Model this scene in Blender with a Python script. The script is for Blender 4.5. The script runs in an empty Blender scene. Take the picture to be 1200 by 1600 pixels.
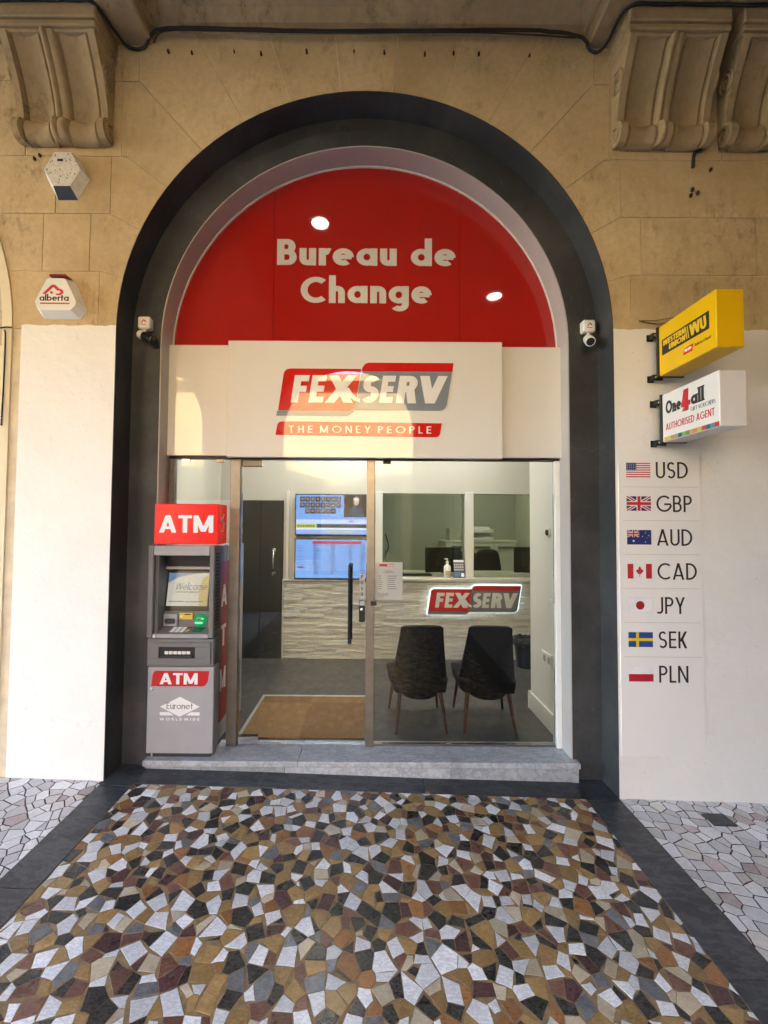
import bpy, math, random
from mathutils import Vector
from mathutils.geometry import delaunay_2d_cdt
R = math.radians
rnd = random.Random(11)
sc = bpy.context.scene
col = sc.collection

# ------------------------------------------------------------------ camera
cam_d = bpy.data.cameras.new('camera'); cam = bpy.data.objects.new('camera', cam_d); col.objects.link(cam)
cam_d.sensor_fit = 'VERTICAL'; cam_d.sensor_height = 36.0; cam_d.lens = 36.0 * 640 / 1600
cam_d.shift_x = 20 / 1600.0
cam_d.clip_start = 0.02; cam_d.clip_end = 500
cam.location = (0, 0, 1.54)
from mathutils import Matrix
cam.rotation_euler = (Matrix.Rotation(R(91.9), 3, 'X') @ Matrix.Rotation(R(0.38), 3, 'Z')).to_euler()
sc.camera = cam

# ------------------------------------------------------------------ sky, sun, exposure
SUN_EL, SUN_AZ = R(46), R(14)                       # the sun stands behind the shop and lights the houses across the street
world = bpy.data.worlds.new('World'); sc.world = world; world.use_nodes = True
wn = world.node_tree; wn.nodes.clear()
wo = wn.nodes.new('ShaderNodeOutputWorld'); wb = wn.nodes.new('ShaderNodeBackground'); sky = wn.nodes.new('ShaderNodeTexSky')
sky.sky_type = 'NISHITA'; sky.sun_disc = False; sky.sun_elevation = SUN_EL; sky.sun_rotation = SUN_AZ
sky.air_density = 1.0; sky.dust_density = 0.1; sky.ozone_density = 1.6
wb.inputs['Strength'].default_value = 0.15
wn.links.new(sky.outputs[0], wb.inputs[0]); wn.links.new(wb.outputs[0], wo.inputs[0])
sun_d = bpy.data.lights.new('sun', 'SUN'); sun = bpy.data.objects.new('sun', sun_d); col.objects.link(sun)
sun_d.energy = 2.3; sun_d.angle = R(0.5); sun_d.color = (1.0, 0.87, 0.68)
sd = Vector((math.sin(SUN_AZ) * math.cos(SUN_EL), math.cos(SUN_AZ) * math.cos(SUN_EL), math.sin(SUN_EL)))
sun.rotation_euler = sd.to_track_quat('Z', 'Y').to_euler(); sun.location = (4, 14, 22)
sc.view_settings.view_transform = 'Standard'; sc.view_settings.look = 'None'
sc.view_settings.exposure = 5.08; sc.view_settings.gamma = 1.0; sc.view_settings.use_curve_mapping = False
cy = sc.cycles
cy.use_denoising = True; cy.max_bounces = 9; cy.diffuse_bounces = 5; cy.glossy_bounces = 4; cy.transmission_bounces = 4
cy.transparent_max_bounces = 12; cy.sample_clamp_indirect = 1.5; cy.caustics_reflective = False; cy.caustics_refractive = False
cy.blur_glossy = 0.0

# ------------------------------------------------------------------ mesh helpers
class MB:
    def __init__(s): s.v = []; s.f = []; s.m = []
    def add(s, vs, fs, mi=0):
        b = len(s.v); s.v += [tuple(p) for p in vs]; s.f += [tuple(b + i for i in f) for f in fs]; s.m += [mi] * len(fs); return s
    def box(s, x0, x1, y0, y1, z0, z1, mi=0):
        vs = [(x0,y0,z0),(x1,y0,z0),(x1,y1,z0),(x0,y1,z0),(x0,y0,z1),(x1,y0,z1),(x1,y1,z1),(x0,y1,z1)]
        return s.add(vs, [(0,3,2,1),(4,5,6,7),(0,1,5,4),(1,2,6,5),(2,3,7,6),(3,0,4,7)], mi)
    def bbox(s, x0, x1, y0, y1, z0, z1, b=0.004, mi=0):     # box with chamfered edges
        cx, cy_, cz = (x0+x1)/2, (y0+y1)/2, (z0+z1)/2; hx, hy, hz = (x1-x0)/2, (y1-y0)/2, (z1-z0)/2
        b = min(b, hx*.9, hy*.9, hz*.9)
        vs = []; idx = {}
        for sx in (-1,1):
            for sy in (-1,1):
                for sz in (-1,1):
                    for k in range(3):
                        d = [hx-b, hy-b, hz-b]; d[k] += b
                        idx[(sx,sy,sz,k)] = len(vs); vs.append((cx+sx*d[0], cy_+sy*d[1], cz+sz*d[2]))
        fs = []
        for sx in (-1,1): fs.append([idx[(sx,a,c,0)] for a,c in ((-1,-1),(1,-1),(1,1),(-1,1))][::sx])
        for sy in (-1,1): fs.append([idx[(a,sy,c,1)] for a,c in ((-1,-1),(-1,1),(1,1),(1,-1))][::sy])
        for sz in (-1,1): fs.append([idx[(a,c,sz,2)] for a,c in ((-1,-1),(1,-1),(1,1),(-1,1))][::sz])
        for a in (-1,1):
            for c in (-1,1):
                fs.append([idx[(a,c,-1,0)], idx[(a,c,1,0)], idx[(a,c,1,1)], idx[(a,c,-1,1)]][::a*c])
                fs.append([idx[(a,-1,c,0)], idx[(a,-1,c,2)], idx[(a,1,c,2)], idx[(a,1,c,0)]][::a*c])
                fs.append([idx[(-1,a,c,1)], idx[(1,a,c,1)], idx[(1,a,c,2)], idx[(-1,a,c,2)]][::a*c])
        for sx in (-1,1):
            for sy in (-1,1):
                for sz in (-1,1):
                    fs.append([idx[(sx,sy,sz,0)], idx[(sx,sy,sz,1)], idx[(sx,sy,sz,2)]][::sx*sy*sz])
        return s.add(vs, fs, mi)
    def prism(s, poly, y0, y1, mi=0, axis='Y'):              # polygon (a,b) extruded along an axis
        n = len(poly)
        P = {'Y': lambda a,b,c: (a,c,b), 'X': lambda a,b,c: (c,a,b), 'Z': lambda a,b,c: (a,b,c)}[axis]
        vs = [P(a,b,y0) for a,b in poly] + [P(a,b,y1) for a,b in poly]
        fs = [tuple(range(n)), tuple(range(2*n-1, n-1, -1))] + [(i, n+i, n+(i+1)%n, (i+1)%n) for i in range(n)]
        return s.add(vs, fs, mi)
    def tube(s, pts, r, n=8, mi=0, cap=True):
        pts = [Vector(p) for p in pts]; rs = r if isinstance(r, (list, tuple)) else [r]*len(pts)
        vs = []; up = None
        for i, p in enumerate(pts):
            d = (pts[min(i+1, len(pts)-1)] - pts[max(i-1, 0)]).normalized()
            if up is None:
                up = Vector((0,0,1)) if abs(d.z) < .9 else Vector((1,0,0))
            a = d.cross(up).normalized(); up = a.cross(d).normalized()
            for k in range(n):
                t = 2*math.pi*k/n; vs.append(p + (a*math.cos(t) + up*math.sin(t))*rs[i])
        fs = [(i*n+k, i*n+(k+1)%n, (i+1)*n+(k+1)%n, (i+1)*n+k) for i in range(len(pts)-1) for k in range(n)]
        if cap: fs += [tuple(range(n-1,-1,-1)), tuple((len(pts)-1)*n+k for k in range(n))]
        return s.add(vs, fs, mi)
    def lathe(s, prof, cx, cy_, cz=0, n=20, mi=0, axis='Z'):
        vs = []
        for r, h in prof:
            for k in range(n):
                t = 2*math.pi*k/n; c, d = r*math.cos(t), r*math.sin(t)
                vs.append((cx+c, cy_+d, cz+h) if axis == 'Z' else ((cx+c, cy_+h, cz+d) if axis == 'Y' else (cx+h, cy_+c, cz+d)))
        fs = [(i*n+k, i*n+(k+1)%n, (i+1)*n+(k+1)%n, (i+1)*n+k) for i in range(len(prof)-1) for k in range(n)]
        fs += [tuple(range(n-1,-1,-1)), tuple((len(prof)-1)*n+k for k in range(n))]
        return s.add(vs, fs, mi)
    def grid(s, fn, nu, nv, mi=0):
        vs = [fn(i/nu, j/nv) for i in range(nu+1) for j in range(nv+1)]
        return s.add(vs, [(i*(nv+1)+j, (i+1)*(nv+1)+j, (i+1)*(nv+1)+j+1, i*(nv+1)+j+1) for i in range(nu) for j in range(nv)], mi)
    def build(s, name, mats, parent=None, smooth=False, auto=None):
        me = bpy.data.meshes.new(name)
        off = Vector(parent_origin(parent)) if parent else Vector((0,0,0))
        me.from_pydata([tuple(Vector(p) - off) for p in s.v], [], s.f)
        mats = mats if isinstance(mats, (list, tuple)) else [mats]
        for m in mats: me.materials.append(m)
        if len(mats) > 1: me.polygons.foreach_set('material_index', s.m)
        if smooth: me.polygons.foreach_set('use_smooth', [True]*len(me.polygons))
        me.validate(); me.update()
        if auto: me.set_sharp_from_angle(angle=R(auto))
        o = bpy.data.objects.new(name, me); col.objects.link(o)
        if parent: o.parent = parent
        return o
def fixn(o):                                                # consistent outward normals
    import bmesh
    bm = bmesh.new(); bm.from_mesh(o.data); bmesh.ops.recalc_face_normals(bm, faces=bm.faces); bm.to_mesh(o.data); bm.free(); return o
_origin = {}
def parent_origin(p): return _origin.get(p.name, (0,0,0))
def thing(name, label, cat, loc=(0,0,0), group=None):
    o = bpy.data.objects.new(name, None); col.objects.link(o); o.location = loc; o.empty_display_size = .1
    _origin[o.name] = loc; o['label'] = label; o['category'] = cat
    if group: o['group'] = group
    return o
def sub(name, parent):                                      # an Empty as a part that holds sub-parts
    o = bpy.data.objects.new(name, None); col.objects.link(o); o.parent = parent; o.empty_display_size = .05
    _origin[o.name] = parent_origin(parent); return o
def keep(o):                                                # a mesh part that will hold sub-parts
    _origin[o.name] = parent_origin(o.parent) if o.parent else (0,0,0); return o
def tag(o, label, cat, group=None):
    o['label'] = label; o['category'] = cat
    if group: o['group'] = group
    return o
def struct(o, kind='structure'): o['kind'] = kind; return o

# ------------------------------------------------------------------ materials
_m = {}
LAMP_LEVEL = 0.44                                           # all lamps and screens, relative to daylight
def nodes(name):
    m = bpy.data.materials.new(name); m.use_nodes = True; nt = m.node_tree
    return m, nt, nt.nodes['Principled BSDF']
def N(nt, t, **kw):
    n = nt.nodes.new('ShaderNode' + t)
    for k, v in kw.items():
        if k in n.inputs: n.inputs[k].default_value = v
        else: setattr(n, k, v)
    return n
def rgb(c): return (c[0], c[1], c[2], 1)
def ramp(nt, fac, stops):
    r = N(nt, 'ValToRGB'); e = r.color_ramp.elements
    while len(e) < len(stops): e.new(.5)
    for i, (p, c) in enumerate(stops): e[i].position = p; e[i].color = rgb(c) if len(c) == 3 else c
    nt.links.new(fac, r.inputs[0]); return r.outputs[0]
def mixc(nt, fac, a, b, mode='MIX'):
    x = N(nt, 'Mix', data_type='RGBA', blend_type=mode)
    for sock, v in ((x.inputs[0], fac), (x.inputs[6], a), (x.inputs[7], b)):
        if isinstance(v, (int, float)): sock.default_value = v
        elif isinstance(v, tuple): sock.default_value = rgb(v)
        else: nt.links.new(v, sock)
    return x.outputs[2]
def noise(nt, scale, detail=4, rough=.55, vec=None, stretch=None):
    if vec is None: vec = N(nt, 'TexCoord').outputs['Object']
    if stretch:
        mp = N(nt, 'Mapping'); mp.inputs['Scale'].default_value = stretch; nt.links.new(vec, mp.inputs[0]); vec = mp.outputs[0]
    n = N(nt, 'TexNoise', Scale=scale, Detail=detail, Roughness=rough); nt.links.new(vec, n.inputs['Vector']); return n.outputs['Fac']
def bump(nt, b, h, strength, dist=.01):
    n = N(nt, 'Bump', Strength=strength, Distance=dist); nt.links.new(h, n.inputs['Height']); nt.links.new(n.outputs[0], b.inputs['Normal'])
def M(name, c, rough=.55, metal=0.0, var=.10, vs=9, bmp=0.0, bs=120, spec=.5, coat=0.0, rv=.0):
    if name in _m: return _m[name]
    m, nt, b = nodes(name)
    f = noise(nt, vs, 5)
    cl = ramp(nt, f, [(.3, tuple(x*(1-var) for x in c)), (.7, tuple(min(1, x*(1+var)) for x in c))])
    nt.links.new(cl, b.inputs['Base Color'])
    b.inputs['Roughness'].default_value = rough; b.inputs['Metallic'].default_value = metal
    b.inputs['Specular IOR Level'].default_value = spec; b.inputs['Coat Weight'].default_value = coat; b.inputs['Coat Roughness'].default_value = .04
    if rv:
        g = noise(nt, vs*2.3, 6); mr = N(nt, 'MapRange'); nt.links.new(g, mr.inputs[0]); mr.inputs[3].default_value = max(.02, rough-rv); mr.inputs[4].default_value = rough+rv
        nt.links.new(mr.outputs[0], b.inputs['Roughness'])
    if bmp: bump(nt, b, noise(nt, bs, 4), bmp, .004)
    _m[name] = m; return m
def EM(name, c, strength):
    if name in _m: return _m[name]
    m, nt, b = nodes(name)
    b.inputs['Base Color'].default_value = (0.02,0.02,0.02,1); b.inputs['Roughness'].default_value = .25
    b.inputs['Emission Color'].default_value = rgb(c); b.inputs['Emission Strength'].default_value = strength * LAMP_LEVEL
    _m[name] = m; return m
def glass(name, tint=(.93,.96,.94), ior=1.5, rough=0.0):
    m = bpy.data.materials.new(name); m.use_nodes = True; nt = m.node_tree; nt.nodes.clear()
    o = N(nt, 'OutputMaterial'); t = N(nt, 'BsdfTransparent'); g = N(nt, 'BsdfGlossy', Roughness=rough); fr = N(nt, 'Fresnel', IOR=ior); mx = N(nt, 'MixShader')
    t.inputs[0].default_value = rgb(tint); g.inputs[0].default_value = (1,1,1,1)
    nt.links.new(fr.outputs[0], mx.inputs[0]); nt.links.new(t.outputs[0], mx.inputs[1]); nt.links.new(g.outputs[0], mx.inputs[2]); nt.links.new(mx.outputs[0], o.inputs[0])
    return m
def limestone(name, c1, c2, stain=.5, joint=False):
    m, nt, b = nodes(name)
    oi = N(nt, 'ObjectInfo'); tc = N(nt, 'TexCoord').outputs['Object']
    big = noise(nt, 1.6, 6, .6, tc); fine = noise(nt, 26, 6, .65, tc)
    base = ramp(nt, big, [(.32, c1), (.68, c2)])
    hs = N(nt, 'HueSaturation'); mr = N(nt, 'MapRange'); nt.links.new(oi.outputs['Random'], mr.inputs[0]); mr.inputs[3].default_value = .93; mr.inputs[4].default_value = 1.06
    nt.links.new(mr.outputs[0], hs.inputs['Value']); nt.links.new(base, hs.inputs['Color'])
    base = mixc(nt, ramp(nt, fine, [(.35, (0,0,0)), (.75, (.45,.45,.45))]), hs.outputs[0], tuple(x*.72 for x in c1))
    # soot and damp: blotchy patches with run marks
    pat = noise(nt, 2.1, 7, .7, tc, (1, 1, .55)); spk = noise(nt, 15, 9, .78, tc, (1.0, 1, .6))
    mk = N(nt, 'Math', operation='MULTIPLY'); nt.links.new(ramp(nt, pat, [(.47, (0,0,0)), (.62, (1,1,1))]), mk.inputs[0]); nt.links.new(ramp(nt, spk, [(.49, (0,0,0)), (.62, (1,1,1))]), mk.inputs[1])
    mk2 = N(nt, 'Math', operation='MULTIPLY'); nt.links.new(mk.outputs[0], mk2.inputs[0]); mk2.inputs[1].default_value = stain
    base = mixc(nt, mk2.outputs[0], base, (.10, .065, .035))
    nt.links.new(base, b.inputs['Base Color']); b.inputs['Roughness'].default_value = .88; b.inputs['Specular IOR Level'].default_value = .25
    bump(nt, b, noise(nt, 45, 8, .7, tc), .35, .006)
    return m
def marble(name, c, c2, vein, vamt=.5, rough=.24, scale=30):
    m, nt, b = nodes(name)
    tc = N(nt, 'TexCoord').outputs['Object']; oi = N(nt, 'ObjectInfo'); ge = N(nt, 'NewGeometry')
    ad = N(nt, 'Math', operation='ADD'); nt.links.new(oi.outputs['Random'], ad.inputs[0]); nt.links.new(ge.outputs['Random Per Island'], ad.inputs[1])
    fr = N(nt, 'Math', operation='FRACT'); nt.links.new(ad.outputs[0], fr.inputs[0]); r = fr.outputs[0]
    mu = N(nt, 'Math', operation='MULTIPLY'); nt.links.new(r, mu.inputs[0]); mu.inputs[1].default_value = 37.0
    va = N(nt, 'VectorMath', operation='ADD'); nt.links.new(tc, va.inputs[0]); nt.links.new(mu.outputs[0], va.inputs[1]); v = va.outputs[0]
    a = noise(nt, scale, 6, .65, v)
    cl = ramp(nt, a, [(.3, c), (.72, c2)])
    w = noise(nt, scale*1.2, 5, .7, v, (1.0, 2.6, 1))
    vm = ramp(nt, w, [(.44, (0,0,0)), (.5, (1,1,1)), (.56, (0,0,0))])
    mm = N(nt, 'Math', operation='MULTIPLY'); nt.links.new(vm, mm.inputs[0]); mm.inputs[1].default_value = vamt
    cl = mixc(nt, mm.outputs[0], cl, vein)
    hs = N(nt, 'HueSaturation'); mr = N(nt, 'MapRange'); nt.links.new(r, mr.inputs[0]); mr.inputs[3].default_value = .72; mr.inputs[4].default_value = 1.18
    nt.links.new(mr.outputs[0], hs.inputs['Value']); nt.links.new(cl, hs.inputs['Color'])
    dirt = ramp(nt, noise(nt, 3.2, 6, .65), [(.5, (0,0,0)), (.8, (.35,.35,.35))])
    out = mixc(nt, dirt, hs.outputs[0], tuple(.35*x+.012 for x in c))
    nt.links.new(out, b.inputs['Base Color'])
    mr2 = N(nt, 'MapRange'); nt.links.new(noise(nt, 7, 6, .6), mr2.inputs[0]); mr2.inputs[3].default_value = rough-.1; mr2.inputs[4].default_value = rough+.22
    nt.links.new(mr2.outputs[0], b.inputs['Roughness'])
    bump(nt, b, noise(nt, 60, 5, .6, v), .12, .003); b.inputs['Specular IOR Level'].default_value = .45
    return m
def painted(name, c, dirt, amt=.35, rough=.6, scale=2.2, bmp=.25, crack=0):
    m, nt, b = nodes(name); tc = N(nt, 'TexCoord').outputs['Object']
    a = ramp(nt, noise(nt, scale, 7, .62, tc), [(.45, (0,0,0)), (.85, (amt,)*3)])
    s = ramp(nt, noise(nt, 30, 5, .7, tc, (1,1,.4)), [(.62, (0,0,0)), (.74, (amt*.9,)*3)])
    x = mixc(nt, a, c, dirt); x = mixc(nt, s, x, dirt)
    if crack:
        vo = N(nt, 'TexVoronoi', feature='DISTANCE_TO_EDGE', Scale=1.7); wv = N(nt, 'VectorMath', operation='ADD'); nz = N(nt, 'TexNoise', Scale=5.0, Detail=5.0)
        nt.links.new(tc, nz.inputs['Vector']); sc_ = N(nt, 'VectorMath', operation='SCALE'); sc_.inputs['Scale'].default_value = .35; nt.links.new(nz.outputs['Color'], sc_.inputs[0])
        nt.links.new(tc, wv.inputs[0]); nt.links.new(sc_.outputs[0], wv.inputs[1]); nt.links.new(wv.outputs[0], vo.inputs['Vector'])
        ck = ramp(nt, vo.outputs['Distance'], [(.0, (1,1,1)), (.006, (0,0,0))]); gate = ramp(nt, noise(nt, 1.3, 2, .5, tc), [(.52, (0,0,0)), (.60, (crack,)*3)])
        mu = N(nt, 'Math', operation='MULTIPLY'); nt.links.new(ck, mu.inputs[0]); nt.links.new(gate, mu.inputs[1]); x = mixc(nt, mu.outputs[0], x, tuple(v*.6 for v in dirt))
        sp = ramp(nt, noise(nt, 75, 3, .5, tc), [(.735, (0,0,0)), (.75, (.5,)*3)]); x = mixc(nt, sp, x, tuple(v*.5 for v in dirt))
    nt.links.new(x, b.inputs['Base Color']); b.inputs['Roughness'].default_value = rough; b.inputs['Specular IOR Level'].default_value = .35
    bump(nt, b, noise(nt, 22, 7, .6, tc), bmp, .006); return m

STONE = limestone('ochre_limestone', (.49,.36,.19), (.69,.54,.33), .60)
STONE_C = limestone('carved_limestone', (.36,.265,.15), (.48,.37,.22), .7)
MORTAR = M('pale_mortar', (.66,.57,.42), .9, var=.15, bmp=.3)
WHITEW = painted('white_masonry_paint', (.81,.795,.77), (.42,.36,.30), .17, .6, 2.2, .5, .16)
CREAM = painted('cream_masonry_paint', (.74,.64,.46), (.40,.30,.18), .3, .7)
SLATE = painted('slate_grey_paint', (.036,.038,.041), (.20,.19,.18), .34, .5, 2.6, .45, .5)
REVEAL = painted('warm_grey_reveal_paint', (.46,.43,.41), (.30,.22,.18), .3, .6)
BLACKM = M('black_metal', (.012,.012,.012), .4, .0, bmp=.05)
BLACKR = M('black_rubber_cable', (.015,.014,.013), .6)
WHITEP = M('white_plastic', (.78,.77,.74), .35, var=.04)
SPECK = M('flyspecked_white_plastic', (.70,.66,.58), .5, var=.12, vs=40)
GREYP = M('grey_plastic', (.30,.30,.31), .4, var=.05)
STEEL = M('bronze_steel', (.27,.25,.23), .38, 1.0, var=.12, vs=14, rv=.08)
CHROME = M('polished_steel', (.70,.69,.68), .14, 1.0, var=.05)
GLOSSW = M('glossy_white_acrylic', (.77,.755,.73), .012, var=.015, vs=2, spec=.55)
SIDEW = M('gloss_white_side_panel', (.77,.755,.725), .015, var=.02, vs=2, spec=.5)
REDG = M('red_backed_glass', (.40,.010,.007), .03, var=.06, vs=2, spec=.8)
LOGORED = M('logo_red_vinyl', (.62,.014,.012), .015, var=.04, spec=.6)
LOGOGREY = M('logo_grey_vinyl', (.22,.26,.31), .015, var=.04, spec=.6)
LETTERW = M('white_vinyl_letter', (.82,.82,.83), .015, var=.02, spec=.6)
LETTERS = M('silver_white_letter', (.62,.60,.57), .35, var=.04)
INK = M('black_vinyl', (.012,.012,.013), .45, var=.05)
GLASS = glass('shopfront_glass', (.93,.945,.925), 1.32)
GLASS2 = glass('counter_glass', (.80,.85,.77), 1.38)

# ------------------------------------------------------------------ stroke lettering (flat print and cut letters)
def _bar(x0, y0, x1, y1): return [(x0,y0),(x1,y0),(x1,y1),(x0,y1)]
def _dg(x0, y0, x1, y1, t): return [(x0,y0),(x0+t,y0),(x1+t,y1),(x1,y1)]
def _arc(cx, cy_, rx, ry, a0, a1, w, h, n=None):
    n = n or max(4, int(abs(a1-a0)/15)); out = []
    for i in range(n):
        q = []
        for a, k in ((a0+(a1-a0)*i/n, 0), (a0+(a1-a0)*(i+1)/n, 0), (a0+(a1-a0)*(i+1)/n, 1), (a0+(a1-a0)*i/n, 1)):
            t = R(a); q.append((cx+(rx-w*k)*math.cos(t), cy_+(ry-h*k)*math.sin(t)))
        out.append(q)
    return out
def glyph(c, w, serif=0):
    h = w*.88; X = .66; t = w*1.06
    P = []; B = lambda *a: P.append(_bar(*a)); D = lambda *a: P.append(_dg(*a)); A = lambda *a: P.extend(_arc(*a, w, h))
    def S(x, y0, y1):
        B(x, y0, x+w, y1)
        if serif:
            for yy in (y0, y1-h*.5): B(x-serif*w, yy, x+w+serif*w, yy+h*.5)
    if c == 'A':
        W = .66+.55*w; m = W/2-t/2; D(0,0,m,1,t); D(W-t,0,m,1,t); B(W*.2,.2,W*.8,.2+h*.95)
    elif c == 'B':
        W = .48+.6*w; r1=(.48+h*.5)/2; r2=(.52+h*.5)/2; S(0,0,1); xa=W-.27
        B(w*.5,1-h,xa,1); B(w*.5,.52-h/2,xa,.52+h/2); B(w*.5,0,xa,h); A(xa-.02,1-r1,.25,r1,-90,90); A(xa,r2,.27,r2,-90,90)
    elif c == 'C': W=.84; A(.5,.5,.5,.5,50,310)
    elif c == 'D': W=.62+.5*w; S(0,0,1); xa=W-.48; B(w*.5,0,xa+.01,h); B(w*.5,1-h,xa+.01,1); A(xa,.5,.48,.5,-90,90)
    elif c == 'E': W=.40+.55*w; S(0,0,1); B(0,0,W,h); B(0,1-h,W,1); B(0,.51-h/2,W*.94,.51+h/2)
    elif c == 'F': W=.38+.55*w; S(0,0,1); B(0,1-h,W,1); B(0,.50-h/2,W*.92,.50+h/2)
    elif c == 'G': W=.92+.1*w; A(.5,.5,.5,.5,45,350); B(.5,.5-h/2-.03,W,.5+h/2-.03)
    elif c == 'H': W=.52+.6*w; S(0,0,1); S(W-w,0,1); B(0,.52-h/2,W,.52+h/2)
    elif c == 'I': W=w; S(0,0,1)
    elif c == 'J': W=.26+.5*w; S(W-w,.2,1); A(W-.24,.22,.24,.22,225,360)
    elif c == 'K': W=.46+.75*w; S(0,0,1); D(w*.6,.40,W-t*1.2,1,t*1.2); D(W-t*1.2,0,w*.9,.60,t*1.2)
    elif c == 'L': W=.34+.6*w; S(0,0,1); B(0,0,W,h)
    elif c == 'M': W=.72+.8*w; S(0,0,1); S(W-w,0,1); D(W/2-t/2,.06,0,1,t); D(W/2-t/2,.06,W-t,1,t)
    elif c == 'N': W=.56+.7*w; S(0,0,1); S(W-w,0,1); D(W-t,0,0,1,t)
    elif c == 'O': W=1.0; A(.5,.5,.5,.5,0,360)
    elif c == 'P': W=.46+.55*w; r=(.52+h*.4)/2; S(0,0,1); B(w*.5,1-h,W-.26,1); B(w*.5,1-2*r,W-.26,1-2*r+h); A(W-.27,1-r,.27,r,-90,90)
    elif c == 'R': W=.48+.6*w; r=(.50+h*.4)/2; S(0,0,1); B(w*.5,1-h,W-.28,1); B(w*.5,1-2*r,W-.28,1-2*r+h); A(W-.31,1-r,.27,r,-90,90); D(W-t,0,W*.38,1-2*r+h*.6,t)
    elif c == 'S': W=.50+.25*w; r=(.5+h/2)/2; q=W/2; A(q,1-r,q*.95,r,35,270); A(q,r,q,r,-145,90)
    elif c == 'T': W=.52+.45*w; S(W/2-w/2,0,1); B(0,1-h,W,1)
    elif c == 'U': W=.52+.55*w; B(0,W/2-.01,w,1); B(W-w,W/2-.01,W,1); A(W/2,W/2,W/2,W/2,180,360)
    elif c == 'V': W=.62+.6*w; D(W/2-t/2,0,0,1,t); D(W/2-t/2,0,W-t,1,t)
    elif c == 'W': W=.98+.8*w; q=W/4; D(q-t/2,0,0,1,t); D(q-t/2,0,2*q-t/2,1,t); D(3*q-t/2,0,2*q-t/2,1,t); D(3*q-t/2,0,W-t,1,t)
    elif c == 'X': W=.54+.7*w; t*=1.15; D(0,0,W-t,1,t); D(W-t,0,0,1,t)
    elif c == 'Y': W=.52+.65*w; B(W/2-w/2,0,W/2+w/2,.5); D(W/2-t/2,.42,0,1,t); D(W/2-t/2,.42,W-t,1,t)
    elif c == 'Z': W=.52; B(0,0,W,h); B(0,1-h,W,1); D(0,0,W-t,1,t)
    elif c in 'aqdg':
        r=X/2; W=X*.96+.1*w; A(r,r,r,r,0,360); S(W-w,0 if c != 'g' else -.06, 1.06 if c == 'd' else X)
        if c == 'g': A(W-.3,-.04,.3,.26,215,360)
    elif c in 'bp':
        r=X/2; W=X*.96+.1*w; A(W-r,r,r,r,0,360); S(0,0 if c=='b' else -.3,1.06 if c=='b' else X)
    elif c == 'c': r=X/2; W=X*.86; A(r,r,r,r,50,310)
    elif c == 'e': r=X/2; W=X; A(r,r,r,r,0,308); B(w*.4,r-h*.42,W-w*.3,r+h*.42)
    elif c in 'hn':
        W=.40+.55*w; S(0,0,1.06 if c=='h' else X); A(W/2,X-W/2,W/2,W/2,0,180); S(W-w,0,X-W/2+.01)
    elif c == 'm': W=.66+.8*w; S(0,0,X); q=(W+w)/2; A(q/2,X-q/2,q/2,q/2,0,180); A(W-q/2,X-q/2,q/2,q/2,0,180); B(q-w,0,q,X-q/2+.01); S(W-w,0,X-q/2+.01)
    elif c == 'u': W=.40+.55*w; B(0,W/2-.01,w,X); A(W/2,W/2,W/2,W/2,180,360); S(W-w,0,X)
    elif c == 'l': W=w; S(0,0,1.06)
    elif c == 'i': W=w; S(0,0,X); B(0,X+.12,w,X+.12+w)
    elif c == 'o': r=X/2; W=X; A(r,r,r,r,0,360)
    elif c == 'r': W=.24+.5*w; S(0,0,X); A(w*.5+.2,X-.24,.24,.24,70,180)
    elif c == 's': W=.32+.25*w; k=X; r=(k/2+h/2)/2; A(W/2,k-r,W/2,r,35,270); A(W/2,r,W/2,r,-145,90)
    elif c == 't': W=.28+.4*w; B(W/2-w/2,0,W/2+w/2,.92); B(0,X-h,W,X)
    elif c == '4': W=.56+.4*w; B(W-w*1.6,0,W-w*.6,1); B(0,.22,W,.22+h); D(0,.22,W-w*1.6-t*.3,1,t*1.1)
    else: W=.28
    return W, P
_gc = {}
def union2d(polys):
    vs = []; fs = []
    for p in polys:
        a = sum(p[i][0]*p[(i+1)%len(p)][1]-p[(i+1)%len(p)][0]*p[i][1] for i in range(len(p)))
        if a < 0: p = p[::-1]
        fs.append(list(range(len(vs), len(vs)+len(p)))); vs += [Vector(q) for q in p]
    v, e, f, ov, oe, of = delaunay_2d_cdt(vs, [], fs, 0, 1e-5)
    tris = [t for t, o in zip(f, of) if o]
    return [(p.x, p.y) for p in v], tris
def letters(s, w=.14, slant=0, track=.16, serif=0, wide=1.0):
    """-> list of (verts2d, tris) with cap height 1, and the run's width"""
    out = []; x = 0
    for c in s:
        if c == ' ': x += .36*wide; continue
        k = (c, round(w,3), serif)
        if k not in _gc: W, P = glyph(c, w, serif); _gc[k] = (W, union2d(P))
        W, (v, t) = _gc[k]
        out.append(([((px*wide)+x+slant*py, py) for px, py in v], t)); x += W*wide+track
    return out, x-track
def raised(mb, v2, tris, to3, d, mi=0):
    """front faces of a flat figure plus its rim; to3(a, b, depth)"""
    used = sorted({i for t in tris for i in t}); mp = {o: i for i, o in enumerate(used)}
    n = len(used); cnt = {}
    for t in tris:
        for i in range(3): a, b = t[i], t[(i+1)%3]; cnt[(a,b)] = 1
    vs = [to3(*v2[i], d) for i in used] + [to3(*v2[i], 0) for i in used]
    fs = [tuple(mp[i] for i in t) for t in tris]
    for (a, b) in cnt:
        if (b, a) not in cnt: fs.append((mp[a], n+mp[a], n+mp[b], mp[b]))
    mb.add(vs, fs, mi)
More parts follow.
